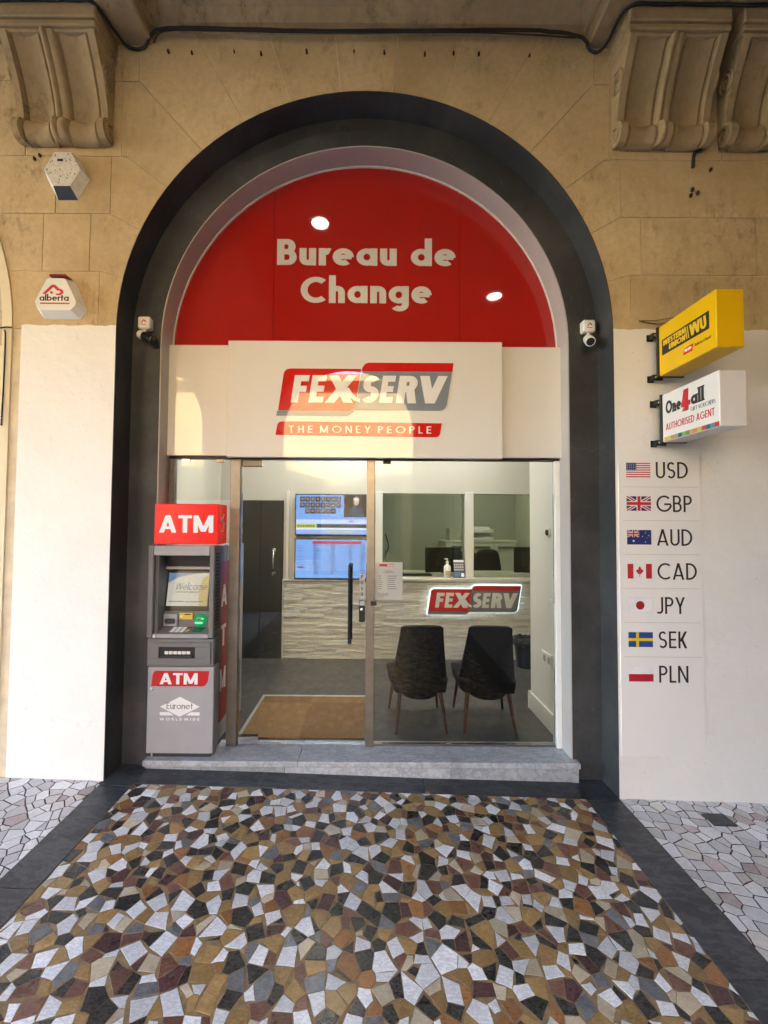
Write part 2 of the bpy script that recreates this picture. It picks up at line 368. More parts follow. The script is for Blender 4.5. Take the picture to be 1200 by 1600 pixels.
def write(s, h, origin, parent, mat, w=.14, slant=0, track=.16, d=.002, align='l', ux=(1,0,0), uy=(0,0,1), nn=(0,-1,0), name='lettering', split=None, serif=0, wide=1.0, fit=None):
    L, W = letters(s, w, slant, track, serif, wide)
    kx = fit/(W*h) if fit else 1.0
    o = Vector(origin); ux = Vector(ux); uy = Vector(uy); nn = Vector(nn)
    x0 = {'l':0, 'c':-W/2, 'r':-W}[align]
    T = lambda a, b, dd: o + ux*((a+x0)*h*kx) + uy*(b*h) + nn*dd
    if split:
        for v, t in L:
            mb = MB(); raised(mb, v, t, T, d); mb.build(split, mat, parent)
    else:
        mb = MB()
        for v, t in L: raised(mb, v, t, T, d)
        return mb.build(name, mat, parent)
def plate(name, poly, mat, parent, T, d0, d1):
    """flat cut-out figure: outline poly (a,b) in a plane, from depth d0 to d1"""
    v, t = union2d([poly]); mb = MB(); raised(mb, v, t, lambda a,b,dd: T(a,b,d0+(d1-d0)*(dd)), 1.0); return mb.build(name, mat, parent)
def front(Y, x0=0, z0=0, s=1.0):                            # plane facing the camera at depth Y; depth grows towards the viewer
    return lambda a, b, d: Vector((x0+a*s, Y-d, z0+b*s))
def rounded(x0, y0, x1, y1, r, corners='1111', n=5):
    out = []
    for k, (cx, cy_, a) in enumerate(((x1-r, y0+r, -90), (x1-r, y1-r, 0), (x0+r, y1-r, 90), (x0+r, y0+r, 180))):
        if corners[k] == '1': out += [(cx+r*math.cos(R(a+90*i/n)), cy_+r*math.sin(R(a+90*i/n))) for i in range(n+1)]
        else: out.append(((x1,y0),(x1,y1),(x0,y1),(x0,y0))[k])
    return out
def disc(cx, cy_, r, n=20, ry=None): return [(cx+r*math.cos(2*math.pi*i/n), cy_+(ry or r)*math.sin(2*math.pi*i/n)) for i in range(n)]
# ------------------------------------------------------------------ main dimensions (metres; x right, y into the wall, z up)
Y0, Y1, Y2, YB = 2.342, 2.500, 2.645, 4.33                 # wall face, dark band, glazing, counter wall
CX, ZS, R0, R1 = -.045, 2.668, 1.442, 1.260                # arch centre, springing, outer and inner radius
FL = .150                                                   # shop floor
def gz(x): return .062 - .027*max(-3.2, min(3.2, x))        # the pavement falls to the right
def archpath(c, zs, r, zb, n=56):
    return [(c-r, zb)] + [(c-r*math.cos(math.pi*i/n), zs+r*math.sin(math.pi*i/n)) for i in range(n+1)] + [(c+r, zb)]
def ring(mb, pin, pout, y0, y1, mi=0):
    n = len(pin); vs = []
    for y in (y0, y1):
        vs += [(a,y,b) for a,b in pin] + [(a,y,b) for a,b in pout]
    fs = []
    for i in range(n-1):
        a, b, c, d = i, i+1, n+i+1, n+i; k = 2*n
        fs += [(a,b,c,d), (a+k,d+k,c+k,b+k), (a,a+k,b+k,b), (d,c,c+k,d+k)]
    return mb.add(vs, fs, mi)
def arcwall(mb, x0, x1, ztop, y0, y1, arches, zb=-.3, mi=0):
    """a wall with arched openings, arches = [(centre, springing, radius)]"""
    xs = {x0, x1}
    for c, zs, r in arches: xs |= {c-r*math.cos(math.pi*i/56) for i in range(57)}
    xs = sorted(x for x in xs if x0 <= x <= x1)
    for a, b in zip(xs, xs[1:]):
        if b-a < 1e-5: continue
        za = zc = zb; m = (a+b)/2
        for c, zs, r in arches:
            if c-r < m < c+r:
                za = zs+math.sqrt(max(0, r*r-(a-c)**2)); zc = zs+math.sqrt(max(0, r*r-(b-c)**2))
        mb.add([(a,y0,za),(b,y0,zc),(b,y0,ztop),(a,y0,ztop),(a,y1,za),(b,y1,zc),(b,y1,ztop),(a,y1,ztop)],
               [(0,1,2,3),(4,7,6,5),(0,4,5,1)] + ([(0,3,7,4)] if a == x0 else []) + ([(1,5,6,2)] if b == x1 else []))
    return mb

# ------------------------------------------------------------------ ground: street, pavements, mosaic
GROUT = M('ochre_grout', (.25,.17,.085), .8, var=.3, vs=40, bmp=.4, bs=300)
GROUTR = M('maroon_grout', (.070,.028,.030), .8, var=.3, vs=40, bmp=.4, bs=300)
ASPH = M('asphalt', (.05,.05,.052), .85, var=.25, vs=60, bmp=.5, bs=400)
TM = [marble('white_marble', (.72,.72,.72), (.82,.82,.83), (.36,.38,.41), .6),
      marble('black_marble', (.008,.008,.008), (.022,.021,.020), (.30,.28,.25), .22, .22),
      marble('ochre_marble', (.30,.175,.055), (.44,.285,.12), (.17,.09,.035), .5),
      marble('brown_red_marble', (.115,.042,.028), (.18,.075,.05), (.42,.36,.30), .18),
      marble('grey_marble', (.085,.09,.10), (.20,.205,.21), (.42,.42,.42), .25),
      marble('cream_marble', (.48,.40,.27), (.58,.52,.40), (.32,.22,.11), .4),
      marble('maroon_marble', (.045,.014,.016), (.085,.028,.028), (.30,.24,.22), .2),
      marble('rust_marble', (.24,.085,.025), (.36,.16,.05), (.5,.38,.2), .25)]
TWT = [.36, .26, .16, .06, .05, .055, .03, .025]
PAVE = [marble('paving_white_marble', (.66,.65,.64), (.76,.76,.76), (.45,.45,.47), .5, .45), marble('paving_cream_marble', (.60,.57,.51), (.70,.68,.64), (.38,.33,.30), .5, .45), marble('paving_rose_marble', (.46,.36,.34), (.56,.50,.48), (.30,.22,.22), .5, .45)]
BORDER = marble('blue_black_border_marble', (.020,.023,.028), (.055,.060,.070), (.34,.34,.35), .14, .34, 5)

def clip(poly, px, py, nx, ny):                             # keep the side where (p - P).n >= 0
    out = []
    for i in range(len(poly)):
        a, b = poly[i], poly[(i+1)%len(poly)]
        da = (a[0]-px)*nx+(a[1]-py)*ny; db = (b[0]-px)*nx+(b[1]-py)*ny
        if da >= 0: out.append(a)
        if da*db < 0: t = da/(da-db); out.append((a[0]+(b[0]-a[0])*t, a[1]+(b[1]-a[1])*t))
    return out
def parea(p): return .5*sum(p[i][0]*p[(i+1)%len(p)][1]-p[(i+1)%len(p)][0]*p[i][1] for i in range(len(p)))
def inset(poly, g):
    if parea(poly) < 0: poly = poly[::-1]
    out = list(poly)
    for i in range(len(poly)):
        a, b = poly[i], poly[(i+1)%len(poly)]; dx, dy = b[0]-a[0], b[1]-a[1]; l = math.hypot(dx, dy)
        if l < 1e-6: continue
        nx, ny = -dy/l, dx/l
        out = clip(out, a[0]+nx*g, a[1]+ny*g, nx, ny)
        if len(out) < 3: return []
    return out
def quarry(x0, x1, y0, y1, rh, ln, warp, seed, grout, pad=.6):
    """rough four-sided chips laid in uneven courses: broken course lines, slanting cuts, some chips split"""
    rr = random.Random(seed); out = []
    U0, U1, V0, V1 = x0-pad, x1+pad, y0-pad, y1+pad
    nrow = int((V1-V0)/rh); lines = []
    for i in range(nrow+2):
        ks = []; u = U0-.2
        while u < U1+.3: ks.append((u, V0+i*rh+rr.uniform(-.30,.30)*rh)); u += ln*rr.uniform(.6,1.5)
        lines.append(ks)
    def bv(i, u):
        ks = lines[i]; a = 0; b = len(ks)-1
        while b-a > 1:
            m = (a+b)//2
            if ks[m][0] <= u: a = m
            else: b = m
        (p, q), (r, t) = ks[a], ks[b]; return q+(t-q)*(u-p)/(r-p)
    def run(i, ua, ub): return [(ua, bv(i, ua))] + [k for k in lines[i] if ua+ln*.22 < k[0] < ub-ln*.22] + [(ub, bv(i, ub))]
    for i in range(nrow):
        u = U0+rr.uniform(0, ln); s0 = 0
        while u < U1:
            l = ln*rr.choice((.65,.85,.95,1.0,1.1,1.25,1.5)); s1 = rr.uniform(-.30,.30)*ln
            lo = run(i, u-s0, u+l-s1); hi = run(i+1, u+s0, u+l+s1); u += l; s0 = s1
            p = lo+hi[::-1]; parts = [p]
            if l > ln*1.2 and rr.random() < .5:
                k = rr.uniform(.38,.62); m0 = tuple(lo[0][c]+(hi[0][c]-lo[0][c])*k for c in (0,1)); k = rr.uniform(.38,.62); m1 = tuple(lo[-1][c]+(hi[-1][c]-lo[-1][c])*k for c in (0,1))
                parts = [lo+[m1,m0], [m0,m1]+hi[::-1]]
            for p in parts:
                p = [warp(*v) for v in p]
                for c in ((x0,0,1,0),(x1,0,-1,0),(0,y0,0,1),(0,y1,0,-1)):
                    p = clip(p, *c)
                    if len(p) < 3: break
                if len(p) < 3: continue
                p = inset(p, grout*rr.uniform(.5,1.3)*.5)
                if len(p) < 3 or parea(p) < .0002: continue
                if rr.random() < .3:                         # knock a corner off
                    k = rr.randrange(len(p)); a, b, c = p[k-1], p[k], p[(k+1)%len(p)]; t = rr.uniform(.15,.35)
                    p = p[:k] + [(b[0]+(a[0]-b[0])*t, b[1]+(a[1]-b[1])*t), (b[0]+(c[0]-b[0])*t, b[1]+(c[1]-b[1])*t)] + p[k+1:]
                out.append(p)
    return out
def chips(x0, x1, y0, y1, d, warp, seed, grout, asp=1.0, jit=.36, wvar=.30, pad=.4, four=False):
    """irregular stone chips: weighted cells around jittered points, cut to the field"""
    rr = random.Random(seed); pts = []; grid = {}
    nu = int((x1-x0+2*pad)/(d*asp)); nv = int((y1-y0+2*pad)/d)
    for j in range(nv):
        sh = rr.uniform(0, 1)
        for i in range(nu):
            if rr.random() < .06: continue
            u = x0-pad+(i+sh+rr.uniform(-jit,jit))*d*asp; v = y0-pad+(j+.5+rr.uniform(-jit,jit)*.9)*d
            x, y = warp(u, v)
            if x0-d*2 < x < x1+d*2 and y0-d*2 < y < y1+d*2:
                k = len(pts); pts.append((x, y, rr.uniform(-wvar,wvar)*d*d)); grid.setdefault((int(x//d), int(y//d)), []).append(k)
    out = []
    for k, (x, y, w) in enumerate(pts):
        L = 2.2*d*asp; p = [(x-L,y-L),(x+L,y-L),(x+L,y+L),(x-L,y+L)]; gx, gy = int(x//d), int(y//d); m = int(2*asp)+1
        for a in range(-m, m+1):
            for b in range(-3, 4):
                for q in grid.get((gx+a, gy+b), ()):
                    if q == k: continue
                    X, Y, W = pts[q]; dx, dy = x-X, y-Y; l2 = (dx*dx+dy*dy)
                    if l2 > 16*d*d*asp: continue
                    t = .5+.5*(w-W)/max(l2, .2*d*d); t = max(.15, min(.85, t))     # share of the gap that belongs to this chip
                    p = clip(p, x-dx*t, y-dy*t, dx, dy)
                    if len(p) < 3: break
                if len(p) < 3: break
            if len(p) < 3: break
        if len(p) < 3: continue
        for c in ((x0,0,1,0),(x1,0,-1,0),(0,y0,0,1),(0,y1,0,-1)):
            p = clip(p, *c)
            if len(p) < 3: break
        if len(p) < 3: continue
        q = []                                               # drop tiny edges: chips are mostly four- and five-sided
        for i in range(len(p)):
            if math.hypot(p[i][0]-p[i-1][0], p[i][1]-p[i-1][1]) > d*(.17 if four else .06): q.append(p[i])
        if four:                                             # rough dressing knocks off the shallow corners
            want = 4 if rr.random() < .85 else 5; A0 = abs(parea(q))
            while len(q) > want:
                loss = [abs(parea([q[i-1], q[i], q[(i+1)%len(q)]])) for i in range(len(q))]; m = min(range(len(q)), key=lambda i: loss[i])
                if loss[m] > .17*A0: break
                q = q[:m]+q[m+1:]
        if len(q) < 3: continue
        q = inset(q, grout*rr.uniform(.6,1.3)*.5)
        if len(q) < 3 or parea(q) <= .00016: continue
        e = []                                               # hand-broken edges
        for i in range(len(q)):
            a, b = q[i], q[(i+1)%len(q)]; e.append(a); l = math.hypot(b[0]-a[0], b[1]-a[1])
            if l > .018:
                for t in ((rr.uniform(.3,.7),) if l < .04 else (rr.uniform(.2,.4), rr.uniform(.6,.8))):
                    k = rr.uniform(-.0016,.0006)/l; e.append((a[0]+(b[0]-a[0])*t+(b[1]-a[1])*k, a[1]+(b[1]-a[1])*t-(b[0]-a[0])*k))
        out.append(e)
    return out
def pave_stone(mb, p, top, mi=0, depth=.012):
    cx = sum(a for a,_ in p)/len(p); cy_ = sum(b for _,b in p)/len(p); n = len(p)
    r = max(.012, math.sqrt(abs(parea(p))/math.pi)); k = 1-.0009/r; tx, ty = rnd.uniform(-.008,.008), rnd.uniform(-.008,.008)
    Z = lambda x, y, d: gz(x)+top-d+(x-cx)*tx+(y-cy_)*ty
    vs = [(cx+(x-cx)*k, cy_+(y-cy_)*k, Z(x,y,0)) for x,y in p] + [(x,y,Z(x,y,.0006)) for x,y in p] + [(x,y,Z(x,y,depth)) for x,y in p]
    fs = [tuple(range(n))] + [(i, n+i, n+(i+1)%n, (i+1)%n) for i in range(n)] + [(n+i, 2*n+i, 2*n+(i+1)%n, n+(i+1)%n) for i in range(n)]
    mb.add(vs, fs, mi)
def sheet(name, x0, x1, y0, y1, dz, mat, parent=None, nx=None):
    mb = MB(); xs = sorted({x0, x1} | {v for v in (-3.2, 3.2) if x0 < v < x1})
    for a, b in zip(xs, xs[1:]):
        mb.add([(a,y0,gz(a)+dz),(b,y0,gz(b)+dz),(b,y1,gz(b)+dz),(a,y1,gz(a)+dz)], [(0,1,2,3)])
    return mb.build(name, mat, parent)
struct(MB().add([(-150,-150,-.25),(150,-150,-.25),(150,150,-.25),(-150,150,-.25)], [(0,1,2,3)]).build('ground', ASPH))
# mosaic between the two dark borders
MX0, MX1, MY1 = -1.309, 1.200, 2.322
mos = keep(struct(sheet('mosaic_pavement', MX0-.02, MX1+.02, -1.55, MY1+.02, .0012, GROUT)))
def warp_m(u, v): return u + .05*math.sin(2.4*v+.6) + .12*(v-1), v + .09*math.sin(2.2*u+.5*v+.3)
st = chips(MX0, MX1, -1.5, MY1, .0465, warp_m, 7, .0018, 1.12, .40, .42, .6, True)
st.sort(key=lambda p: abs(sum(b for _,b in p)/len(p)-1.48) + (3 if abs(sum(a for a,_ in p)/len(p)) > .12+.95*max(.3, sum(b for _,b in p)/len(p)) else 0))
cells = {}; mt = []
for p in st:                                                # neighbours seldom share a colour
    cx = sum(a for a,_ in p)/len(p); cy_ = sum(b for _,b in p)/len(p); gx, gy = int(cx//.06), int(cy_//.06)
    near = [m for i in (-1,0,1) for j in (-1,0,1) for (x, y, m) in cells.get((gx+i, gy+j), ()) if (x-cx)**2+(y-cy_)**2 < .066**2]
    for _ in range(3):
        k = rnd.choices(range(8), TWT)[0]
        if k not in near: break
    mt.append(k); cells.setdefault((gx, gy), []).append((cx, cy_, k))
for i in range(300): mb = MB(); pave_stone(mb, st[i], .0026); mb.build('tessera', TM[mt[i]], mos)
mb = MB()
for i in range(300, len(st)): pave_stone(mb, st[i], .0026, mt[i])
struct(mb.build('tesserae', TM, mos), 'stuff')
# white crazy paving either side
def warp_l(u, v): return u + .06*math.sin(3*v+u), v + .16*math.sin(2.0*u+.5) + .05*math.sin(5*u+2*v)
def warp_r(u, v): return u + .10*math.sin(2.6*v+.8*u), v - .38*(u-1.4) + .12*math.sin(2.4*u+1.2*v)
for nm, xa, xb, wf, sd_, lim in (('white_pavement', -3.2, -1.484, warp_l, 8, lambda x,y: x > -2.45), ('white_pavement', 1.394, 3.2, warp_r, 9, lambda x,y: x < 2.6)):
    pv = keep(struct(sheet(nm, xa, xb, -1.55, Y0, .0006, GROUTR)))
    ps = chips(xa, xb, -1.5, Y0-.002, .050, wf, sd_, .0056, 1.35, .30, .25, 1.0)
    ps.sort(key=lambda p: (not (sum(b for _,b in p)/len(p) > 1.15 and lim(sum(a for a,_ in p)/len(p), 0)), -sum(b for _,b in p)/len(p)))
    far = MB()
    for i, p in enumerate(ps):
        k = rnd.choices((0,1,2), (.80,.16,.04))[0]
        if i < 290: mb = MB(); pave_stone(mb, p, .0024); mb.build('paving_stone', PAVE[k], pv)
        else: pave_stone(far, p, .0024, k)
    struct(far.build('paving_stones', PAVE, pv), 'stuff')
struct(sheet('arcade_pavement', -12, -3.2, -1.6, Y0, 0, PAVE[0])); struct(sheet('arcade_pavement', 3.2, 12, -1.6, Y0, 0, PAVE[0]))
# dark marble borders
bd = keep(struct(sheet('marble_border', -1.484, 1.394, 2.30, 2.56, -.008, GROUTR)))
def slab(x0, x1, y0, y1, top=.004):
    g = .0008; p = [(x0+g,y0+g),(x1-g,y0+g),(x1-g,y1-g),(x0+g,y1-g)]; mb = MB(); pave_stone(mb, p, top, depth=.02); mb.build('border_slab', BORDER, bd)
for xa, xb, cuts in ((-1.484, MX0, (-1.5,-.4,.75,1.66,2.30,2.5)), (MX1, 1.394, (-1.5,-.5,.5,1.42,1.93,2.31,2.5))):
    for a, b in zip(cuts, cuts[1:]): slab(xa, xb, a, b)
for a, b in ((MX0,-.62),(-.62,.31),(.31,MX1)): slab(a, b, MY1, 2.50, .0045)
hat = MB(); hat.bbox(1.765, 1.885, 2.145, 2.235, gz(1.8)-.006, gz(1.8)+.0065, .002)
tag(hat.build('access_cover', BORDER), 'small dark inspection cover set in the white paving below the currency list', 'access cover')

# ------------------------------------------------------------------ the arcade wall
wall = thing('arcade_wall', 'weathered ochre limestone arcade wall with white painted base around the shop arch', 'wall', (0, Y0, 0))
NB = (-3.69, 2.663, 1.60)                                   # the neighbouring arch, only its edge in view
mb = MB(); arcwall(mb, -12, 12, 4.75, Y0+.0045, Y1, [(CX, ZS, R0), NB]); mb.build('wall_core', MORTAR, wall)
G = .0028
def block(poly):
    p = inset(poly, G)
    if len(p) >= 3:
        mb = MB(); n = len(p); cx = sum(a for a,_ in p)/n; cz = sum(b for _,b in p)/n
        dy = rnd.uniform(-.0012,.0012); tx = rnd.uniform(-.002,.002); tz = rnd.uniform(-.002,.002)
        q = [(cx+(a-cx)*.994, cz+(b-cz)*.994) for a,b in p]
        yy = lambda a,b: Y0+dy+(a-cx)*tx+(b-cz)*tz
        mb.add([(a,yy(a,b),b) for a,b in q]+[(a,yy(a,b)+.0012,b) for a,b in p]+[(a,Y0+.012,b) for a,b in p],
               [tuple(range(n))]+[(i,n+i,n+(i+1)%n,(i+1)%n) for i in range(n)]+[(n+i,2*n+i,2*n+(i+1)%n,n+(i+1)%n) for i in range(n)])
        fixn(mb.build('stone_block', STONE, wall))
def apt(a, r=R0): return (CX+r*math.sin(R(a)), ZS+r*math.cos(R(a)))
def vous(a0, a1, outer, m=1):
    arc = [apt(m*(a0+(a1-a0)*i/4)) for i in range(5)]
    o = [(2*CX-x if m < 0 else x, z) for x, z in outer]
    pts = arc + o
    # voussoirs are not all convex: cut with a union and inset by scaling
    n = len(pts); cx = sum(p[0] for p in pts)/n; cz = sum(p[1] for p in pts)/n
    p = [(cx+(x-cx)*(1-G/.22), cz+(z-cz)*(1-G/.22)) for x, z in pts]
    if parea(p) < 0: p = p[::-1]
    mb = MB(); v, t = union2d([p]); raised(mb, v, t, lambda a,b,d: Vector((a, Y0+.012-d, b)), .012+rnd.uniform(-.0012,.0012)); mb.build('stone_block', STONE, wall)
ZT = 4.62
tp = lambda a: (CX+(ZT-ZS)*math.tan(R(a)), ZT)
vous(-6, 6, [tp(6), tp(-6)])
for m in (1, -1):
    vous(6, 18, [tp(18), tp(6)], m); vous(18, 30, [tp(30), tp(18)], m)
    vous(30, 42, [(1.30,4.16), (1.30,ZT), tp(30)], m)
    vous(42, 54, [(1.362,3.701), (1.392,3.701), (1.392,4.16), (1.30,4.16)], m)
    vous(54, 66, [(1.452,3.355), (1.452,3.701), (1.362,3.701)], m)
    vous(66, 78, [(1.50,3.01), (1.565,3.01), (1.565,3.355), (1.452,3.355)], m)
    vous(78, 90, [(1.50,2.668), (1.50,3.01)], m)
for z0, z1, cuts in ((2.668,3.01,(1.50,1.95,2.62,3.3)), (3.01,3.355,(1.565,2.239,2.95)), (3.355,3.701,(1.452,1.86,2.55,3.2)), (3.701,4.16,(1.392,2.05,2.8)), (4.16,ZT,(1.30,1.95,2.6,3.2))):
    for a, b in zip(cuts, cuts[1:]): block([(a,z0),(b,z0),(b,z1),(a,z1)])
def nbx(z): return NB[0]+math.sqrt(max(.01, NB[2]**2-max(0, z-NB[1])**2))+.004
for z0, z1, xr, mid in ((2.668,3.01,-1.59,None), (3.01,3.355,-1.655,-1.93), (3.355,3.701,-1.542,-1.86), (3.701,4.16,-1.482,-2.05), (4.16,ZT,-1.39,-1.9)):
    xl = [(nbx(z0+(z1-z0)*i/4), z0+(z1-z0)*i/4) for i in range(5)] if z0 < 3.6 else [(-2.75,z0),(-2.75,z1)]
    def quad(pts):
        n = len(pts); cx = sum(p[0] for p in pts)/n; cz = sum(p[1] for p in pts)/n
        p = [(cx+(x-cx)*(1-G/.2), cz+(z-cz)*(1-G/.17)) for x, z in pts]; p = p if parea(p) > 0 else p[::-1]
        mb = MB(); v, t = union2d([p]); raised(mb, v, t, lambda a,b,d: Vector((a, Y0+.012-d, b)), .012+rnd.uniform(-.001,.001)); mb.build('stone_block', STONE, wall)
    if mid: quad([(mid,z0),(mid,z1)]+xl[::-1]); quad([(mid,z0),(xr,z0),(xr,z1),(mid,z1)])
    else: quad([(xr,z0),(xr,z1)]+xl[::-1])
def dado(x0, x1, zt):                                       # hand-finished paint film with a wavering top edge
    mb = MB(); n = max(6, int((x1-x0)/.03)); f = .0035
    xs = [x0+(x1-x0)*i/n for i in range(n+1)]; zs = [zt+.003*math.sin(x*37)+.002*math.sin(x*91+1) for x in xs]
    for i in range(n):
        mb.add([(xs[i],Y0-f,-.1),(xs[i+1],Y0-f,-.1),(xs[i+1],Y0-f,zs[i+1]),(xs[i],Y0-f,zs[i]),(xs[i],Y0+.006,zs[i]),(xs[i+1],Y0+.006,zs[i+1])], [(0,1,2,3),(3,2,5,4)])
    mb.add([(x0,Y0-f,-.1),(x0,Y0-f,zs[0]),(x0,Y0+.006,zs[0]),(x0,Y0+.006,-.1)], [(0,1,2,3)]); mb.add([(x1,Y0-f,-.1),(x1,Y0-f,zs[-1]),(x1,Y0+.006,zs[-1]),(x1,Y0+.006,-.1)], [(0,3,2,1)])
    return mb.build('painted_base', WHITEW, wall)
dado(-2.035, CX-R0-.001, 2.690); dado(CX+R0+.001, 12, 2.688)
# dark stepped surround of the shop arch
mb = MB()
ring(mb, archpath(CX, ZS, R0-.003, -.15), archpath(CX, ZS, R0, -.15), Y0-.004, Y1+.02)
ring(mb, archpath(CX, ZS, R1, -.15), archpath(CX, ZS, R0+.25, -.15), Y1, Y2+.06)
keep(mb.build('arch_surround', SLATE, wall))
mb = MB(); ring(mb, archpath(CX-.002, ZS-.004, R1-.004, -.1), archpath(CX-.002, ZS-.004, R1+.003, -.1), Y1-.002, Y2+.02); mb.build('inner_reveal', REVEAL, wall)
# neighbouring shop arch at the left edge of view
mb = MB(); ring(mb, archpath(*NB[:2], NB[2]-.055, -.15), archpath(*NB[:2], NB[2]+.001, -.15), Y0-.006, Y1+.1); mb.build('arch_surround', CREAM, wall)
mb = MB(); mb.box(-5.4, -2.0, Y1+.06, Y1+.1, -.2, 4.4); mb.build('infill_panel', M('sand_roughcast', (.50,.42,.30), .9, var=.2, vs=60, bmp=.6, bs=200), wall)
sh = thing('roller_shutter', 'grey roller shutter under a cream box in the neighbouring arch at the far left', 'shutter', (-3.69, Y1, .1))
mb = MB(); mb.bbox(-5.2, -2.128, Y1-.05, Y1+.06, 2.17, 2.625, .01); mb.build('shutter_box', CREAM, sh)
SHUT = M('grey_shutter_metal', (.20,.19,.18), .45, .3, var=.15)
for k in range(24):
    z = 2.165-k*.0875; mb = MB(); mb.prism([(Y1+.03,z),(Y1+.012,z-.01),(Y1+.006,z-.04),(Y1+.012,z-.075),(Y1+.03,z-.083)], -5.2, -2.13, axis='X'); mb.build('slat', SHUT, sh)

# corbels
def corbel(x0, x1):
    w = x1-x0; cb = MB(); TOPZ, BOTZ = 4.245, 3.745
    prof = []                                               # (protrusion, z) from top to bottom
    for i in range(13):
        t = i/12; prof.append((.036+.140*(1-t)**1.55, TOPZ-t*(TOPZ-3.875)))
    for i in range(15):
        a = R(70-i*16.5); prof.append((.030+.050*math.cos(a), 3.812+.064*math.sin(a)))
    prof.append((.0, 3.748))
    def rib(t):                                             # relief across the width: edge fillets and a double bead in the middle
        d = 0; e = abs(t-.5)
        g = lambda c, w_: max(0, 1-((t-c)/w_)**2)
        d += .016 if e > .415 else 0
        d -= .022*(g(.095,.018)+g(.905,.018)+g(.405,.020)+g(.590,.020))
        d += .026*g(.455,.034)**.5 + .018*g(.530,.044)**.5
        if .10 < t < .40: d -= .020*math.sin((t-.10)/.30*math.pi)
        if .60 < t < .90: d -= .020*math.sin((t-.60)/.30*math.pi)
        return d
    nu, nv = len(prof)-1, 96
    def fn(u, v):
        p, z = prof[round(u*nu)]; k = rib(v) if p > .01 else 0
        return (x0+w*v, Y0-max(.0,p+k), z)
    cb.grid(lambda u, v: fn(u, v), nu, nv)
    for xe in (x0, x1):                                     # cheeks
        ring_ = [(p+rib(0 if xe == x0 else 1), z) for p, z in prof[:-1]]
        poly = [(Y0+.01, TOPZ)] + [(Y0-p, z) for p, z in ring_] + [(Y0+.01, 3.748)]
        v2, t2 = union2d([poly]); cb.add([(xe, a, b) for a, b in v2], t2)
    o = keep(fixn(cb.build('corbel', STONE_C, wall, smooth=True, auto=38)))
    vm = MB()
    for xe, sg in ((x0, -1), (x1, 1)):
        for cy_, cz, rr, tn in ((Y0-.062, 4.10, .055, 2.3), (Y0-.036, 3.812, .036, 1.6)):
            pts = [(xe+sg*.003, cy_+rr*(1-.82*i/40)*math.cos(tn*2*math.pi*i/40+1.2), cz+rr*1.25*(1-.82*i/40)*math.sin(tn*2*math.pi*i/40+1.2)) for i in range(41)]
            vm.tube(pts, [.009*(1-.5*i/40) for i in range(41)], 6)
    vm.build('volute', STONE_C, o, smooth=True)
    ab = MB()
    for z0, z1, p, e in ((4.243,4.262,.182,.006), (4.260,4.290,.198,.012), (4.288,4.305,.188,.006), (4.303,4.40,.204,.012)):
        ab.bbox(x0-e, x1+e, Y0-p, Y0+.01, z0, z1, .006)
    ab.build('abacus', STONE_C, o)
corbel(-2.06, -1.535); corbel(1.405, 1.94); corbel(2.03, 2.56)

# ceiling of the arcade: cross beams, coffers, mouldings
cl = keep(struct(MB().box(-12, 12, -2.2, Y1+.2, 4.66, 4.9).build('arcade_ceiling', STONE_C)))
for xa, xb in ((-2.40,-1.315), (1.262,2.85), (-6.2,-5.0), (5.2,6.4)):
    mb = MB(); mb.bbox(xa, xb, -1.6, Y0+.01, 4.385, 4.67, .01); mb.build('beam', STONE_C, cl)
def cornice(xa, xb):
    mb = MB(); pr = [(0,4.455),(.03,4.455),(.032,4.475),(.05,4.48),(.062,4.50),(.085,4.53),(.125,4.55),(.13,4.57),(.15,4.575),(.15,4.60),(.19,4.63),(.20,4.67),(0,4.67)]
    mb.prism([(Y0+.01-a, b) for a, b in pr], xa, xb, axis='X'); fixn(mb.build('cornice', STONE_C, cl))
    for xe, s in ((xa, 1), (xb, -1)):
        mb = MB(); mb.prism([(xe+s*(a*.8-.002), b) for a, b in pr], -1.6, Y0-.02, axis='Y'); fixn(mb.build('cornice', STONE_C, cl))
cornice(-1.315, 1.262); cornice(-5.0, -2.40); cornice(2.85, 5.2)

# street side of the arcade, the storeys above and the houses opposite (they light the place and show in the glossy sign)
ow = thing('outer_arcade', 'limestone piers and arches between the arcade and the street, behind the viewer', 'wall', (0,-1.9,0))
mb = MB(); arcwall(mb, -12, 12, 4.75, -2.2, -1.6, [(-.42,3.16,1.16), (-3.99,3.16,1.16), (-7.56,3.16,1.16), (-11.1,3.16,.85)]); mb.build('pier_wall', STONE, ow)
mb = MB(); mb.box(8.0, 8.3, -1.59, Y0, -.3, 4.64); mb.build('end_wall', STONE, ow)  # unseen wall, added to block end light and darken the arch's left reveal
up = thing('upper_storeys', 'limestone storeys of the building above the arcade', 'building', (0,3,4.9))
mb = MB(); mb.box(-14, 14, -2.25, 10, 4.92, 11.6); mb.build('wall', STONE, up)
mb = MB()
for pl in ([(-14,11.905),(-1.67,11.905),(-1.67,13.3),(-4,13.0),(-14,13.0)], [(-1.67,11.905),(.32,11.905),(.32,12.1),(-1.67,13.3)], [(.32,11.905),(1.94,11.905),(1.94,12.73),(.32,12.1)], [(1.94,11.905),(14,11.905),(14,13.0),(1.94,12.73)]): mb.prism(pl, -2.2, 9)
fixn(mb.build('parapet', STONE, up))
mb = MB(); mb.box(-14.3, 14.3, -2.55, 10.3, 11.6, 11.9); mb.build('roof_cornice', STONE, up)
FAC = limestone('sunlit_limestone', (.62,.43,.20), (.74,.55,.29), .3)
FY = -10.8
ob = thing('facing_building', 'sunlit yellow limestone building across the street, seen only as a reflection', 'building', (0,FY,0))
mb = MB(); mb.box(-22, 22, FY-5, FY, -.3, 7.3); mb.build('wall', FAC, ob)
mb = MB()
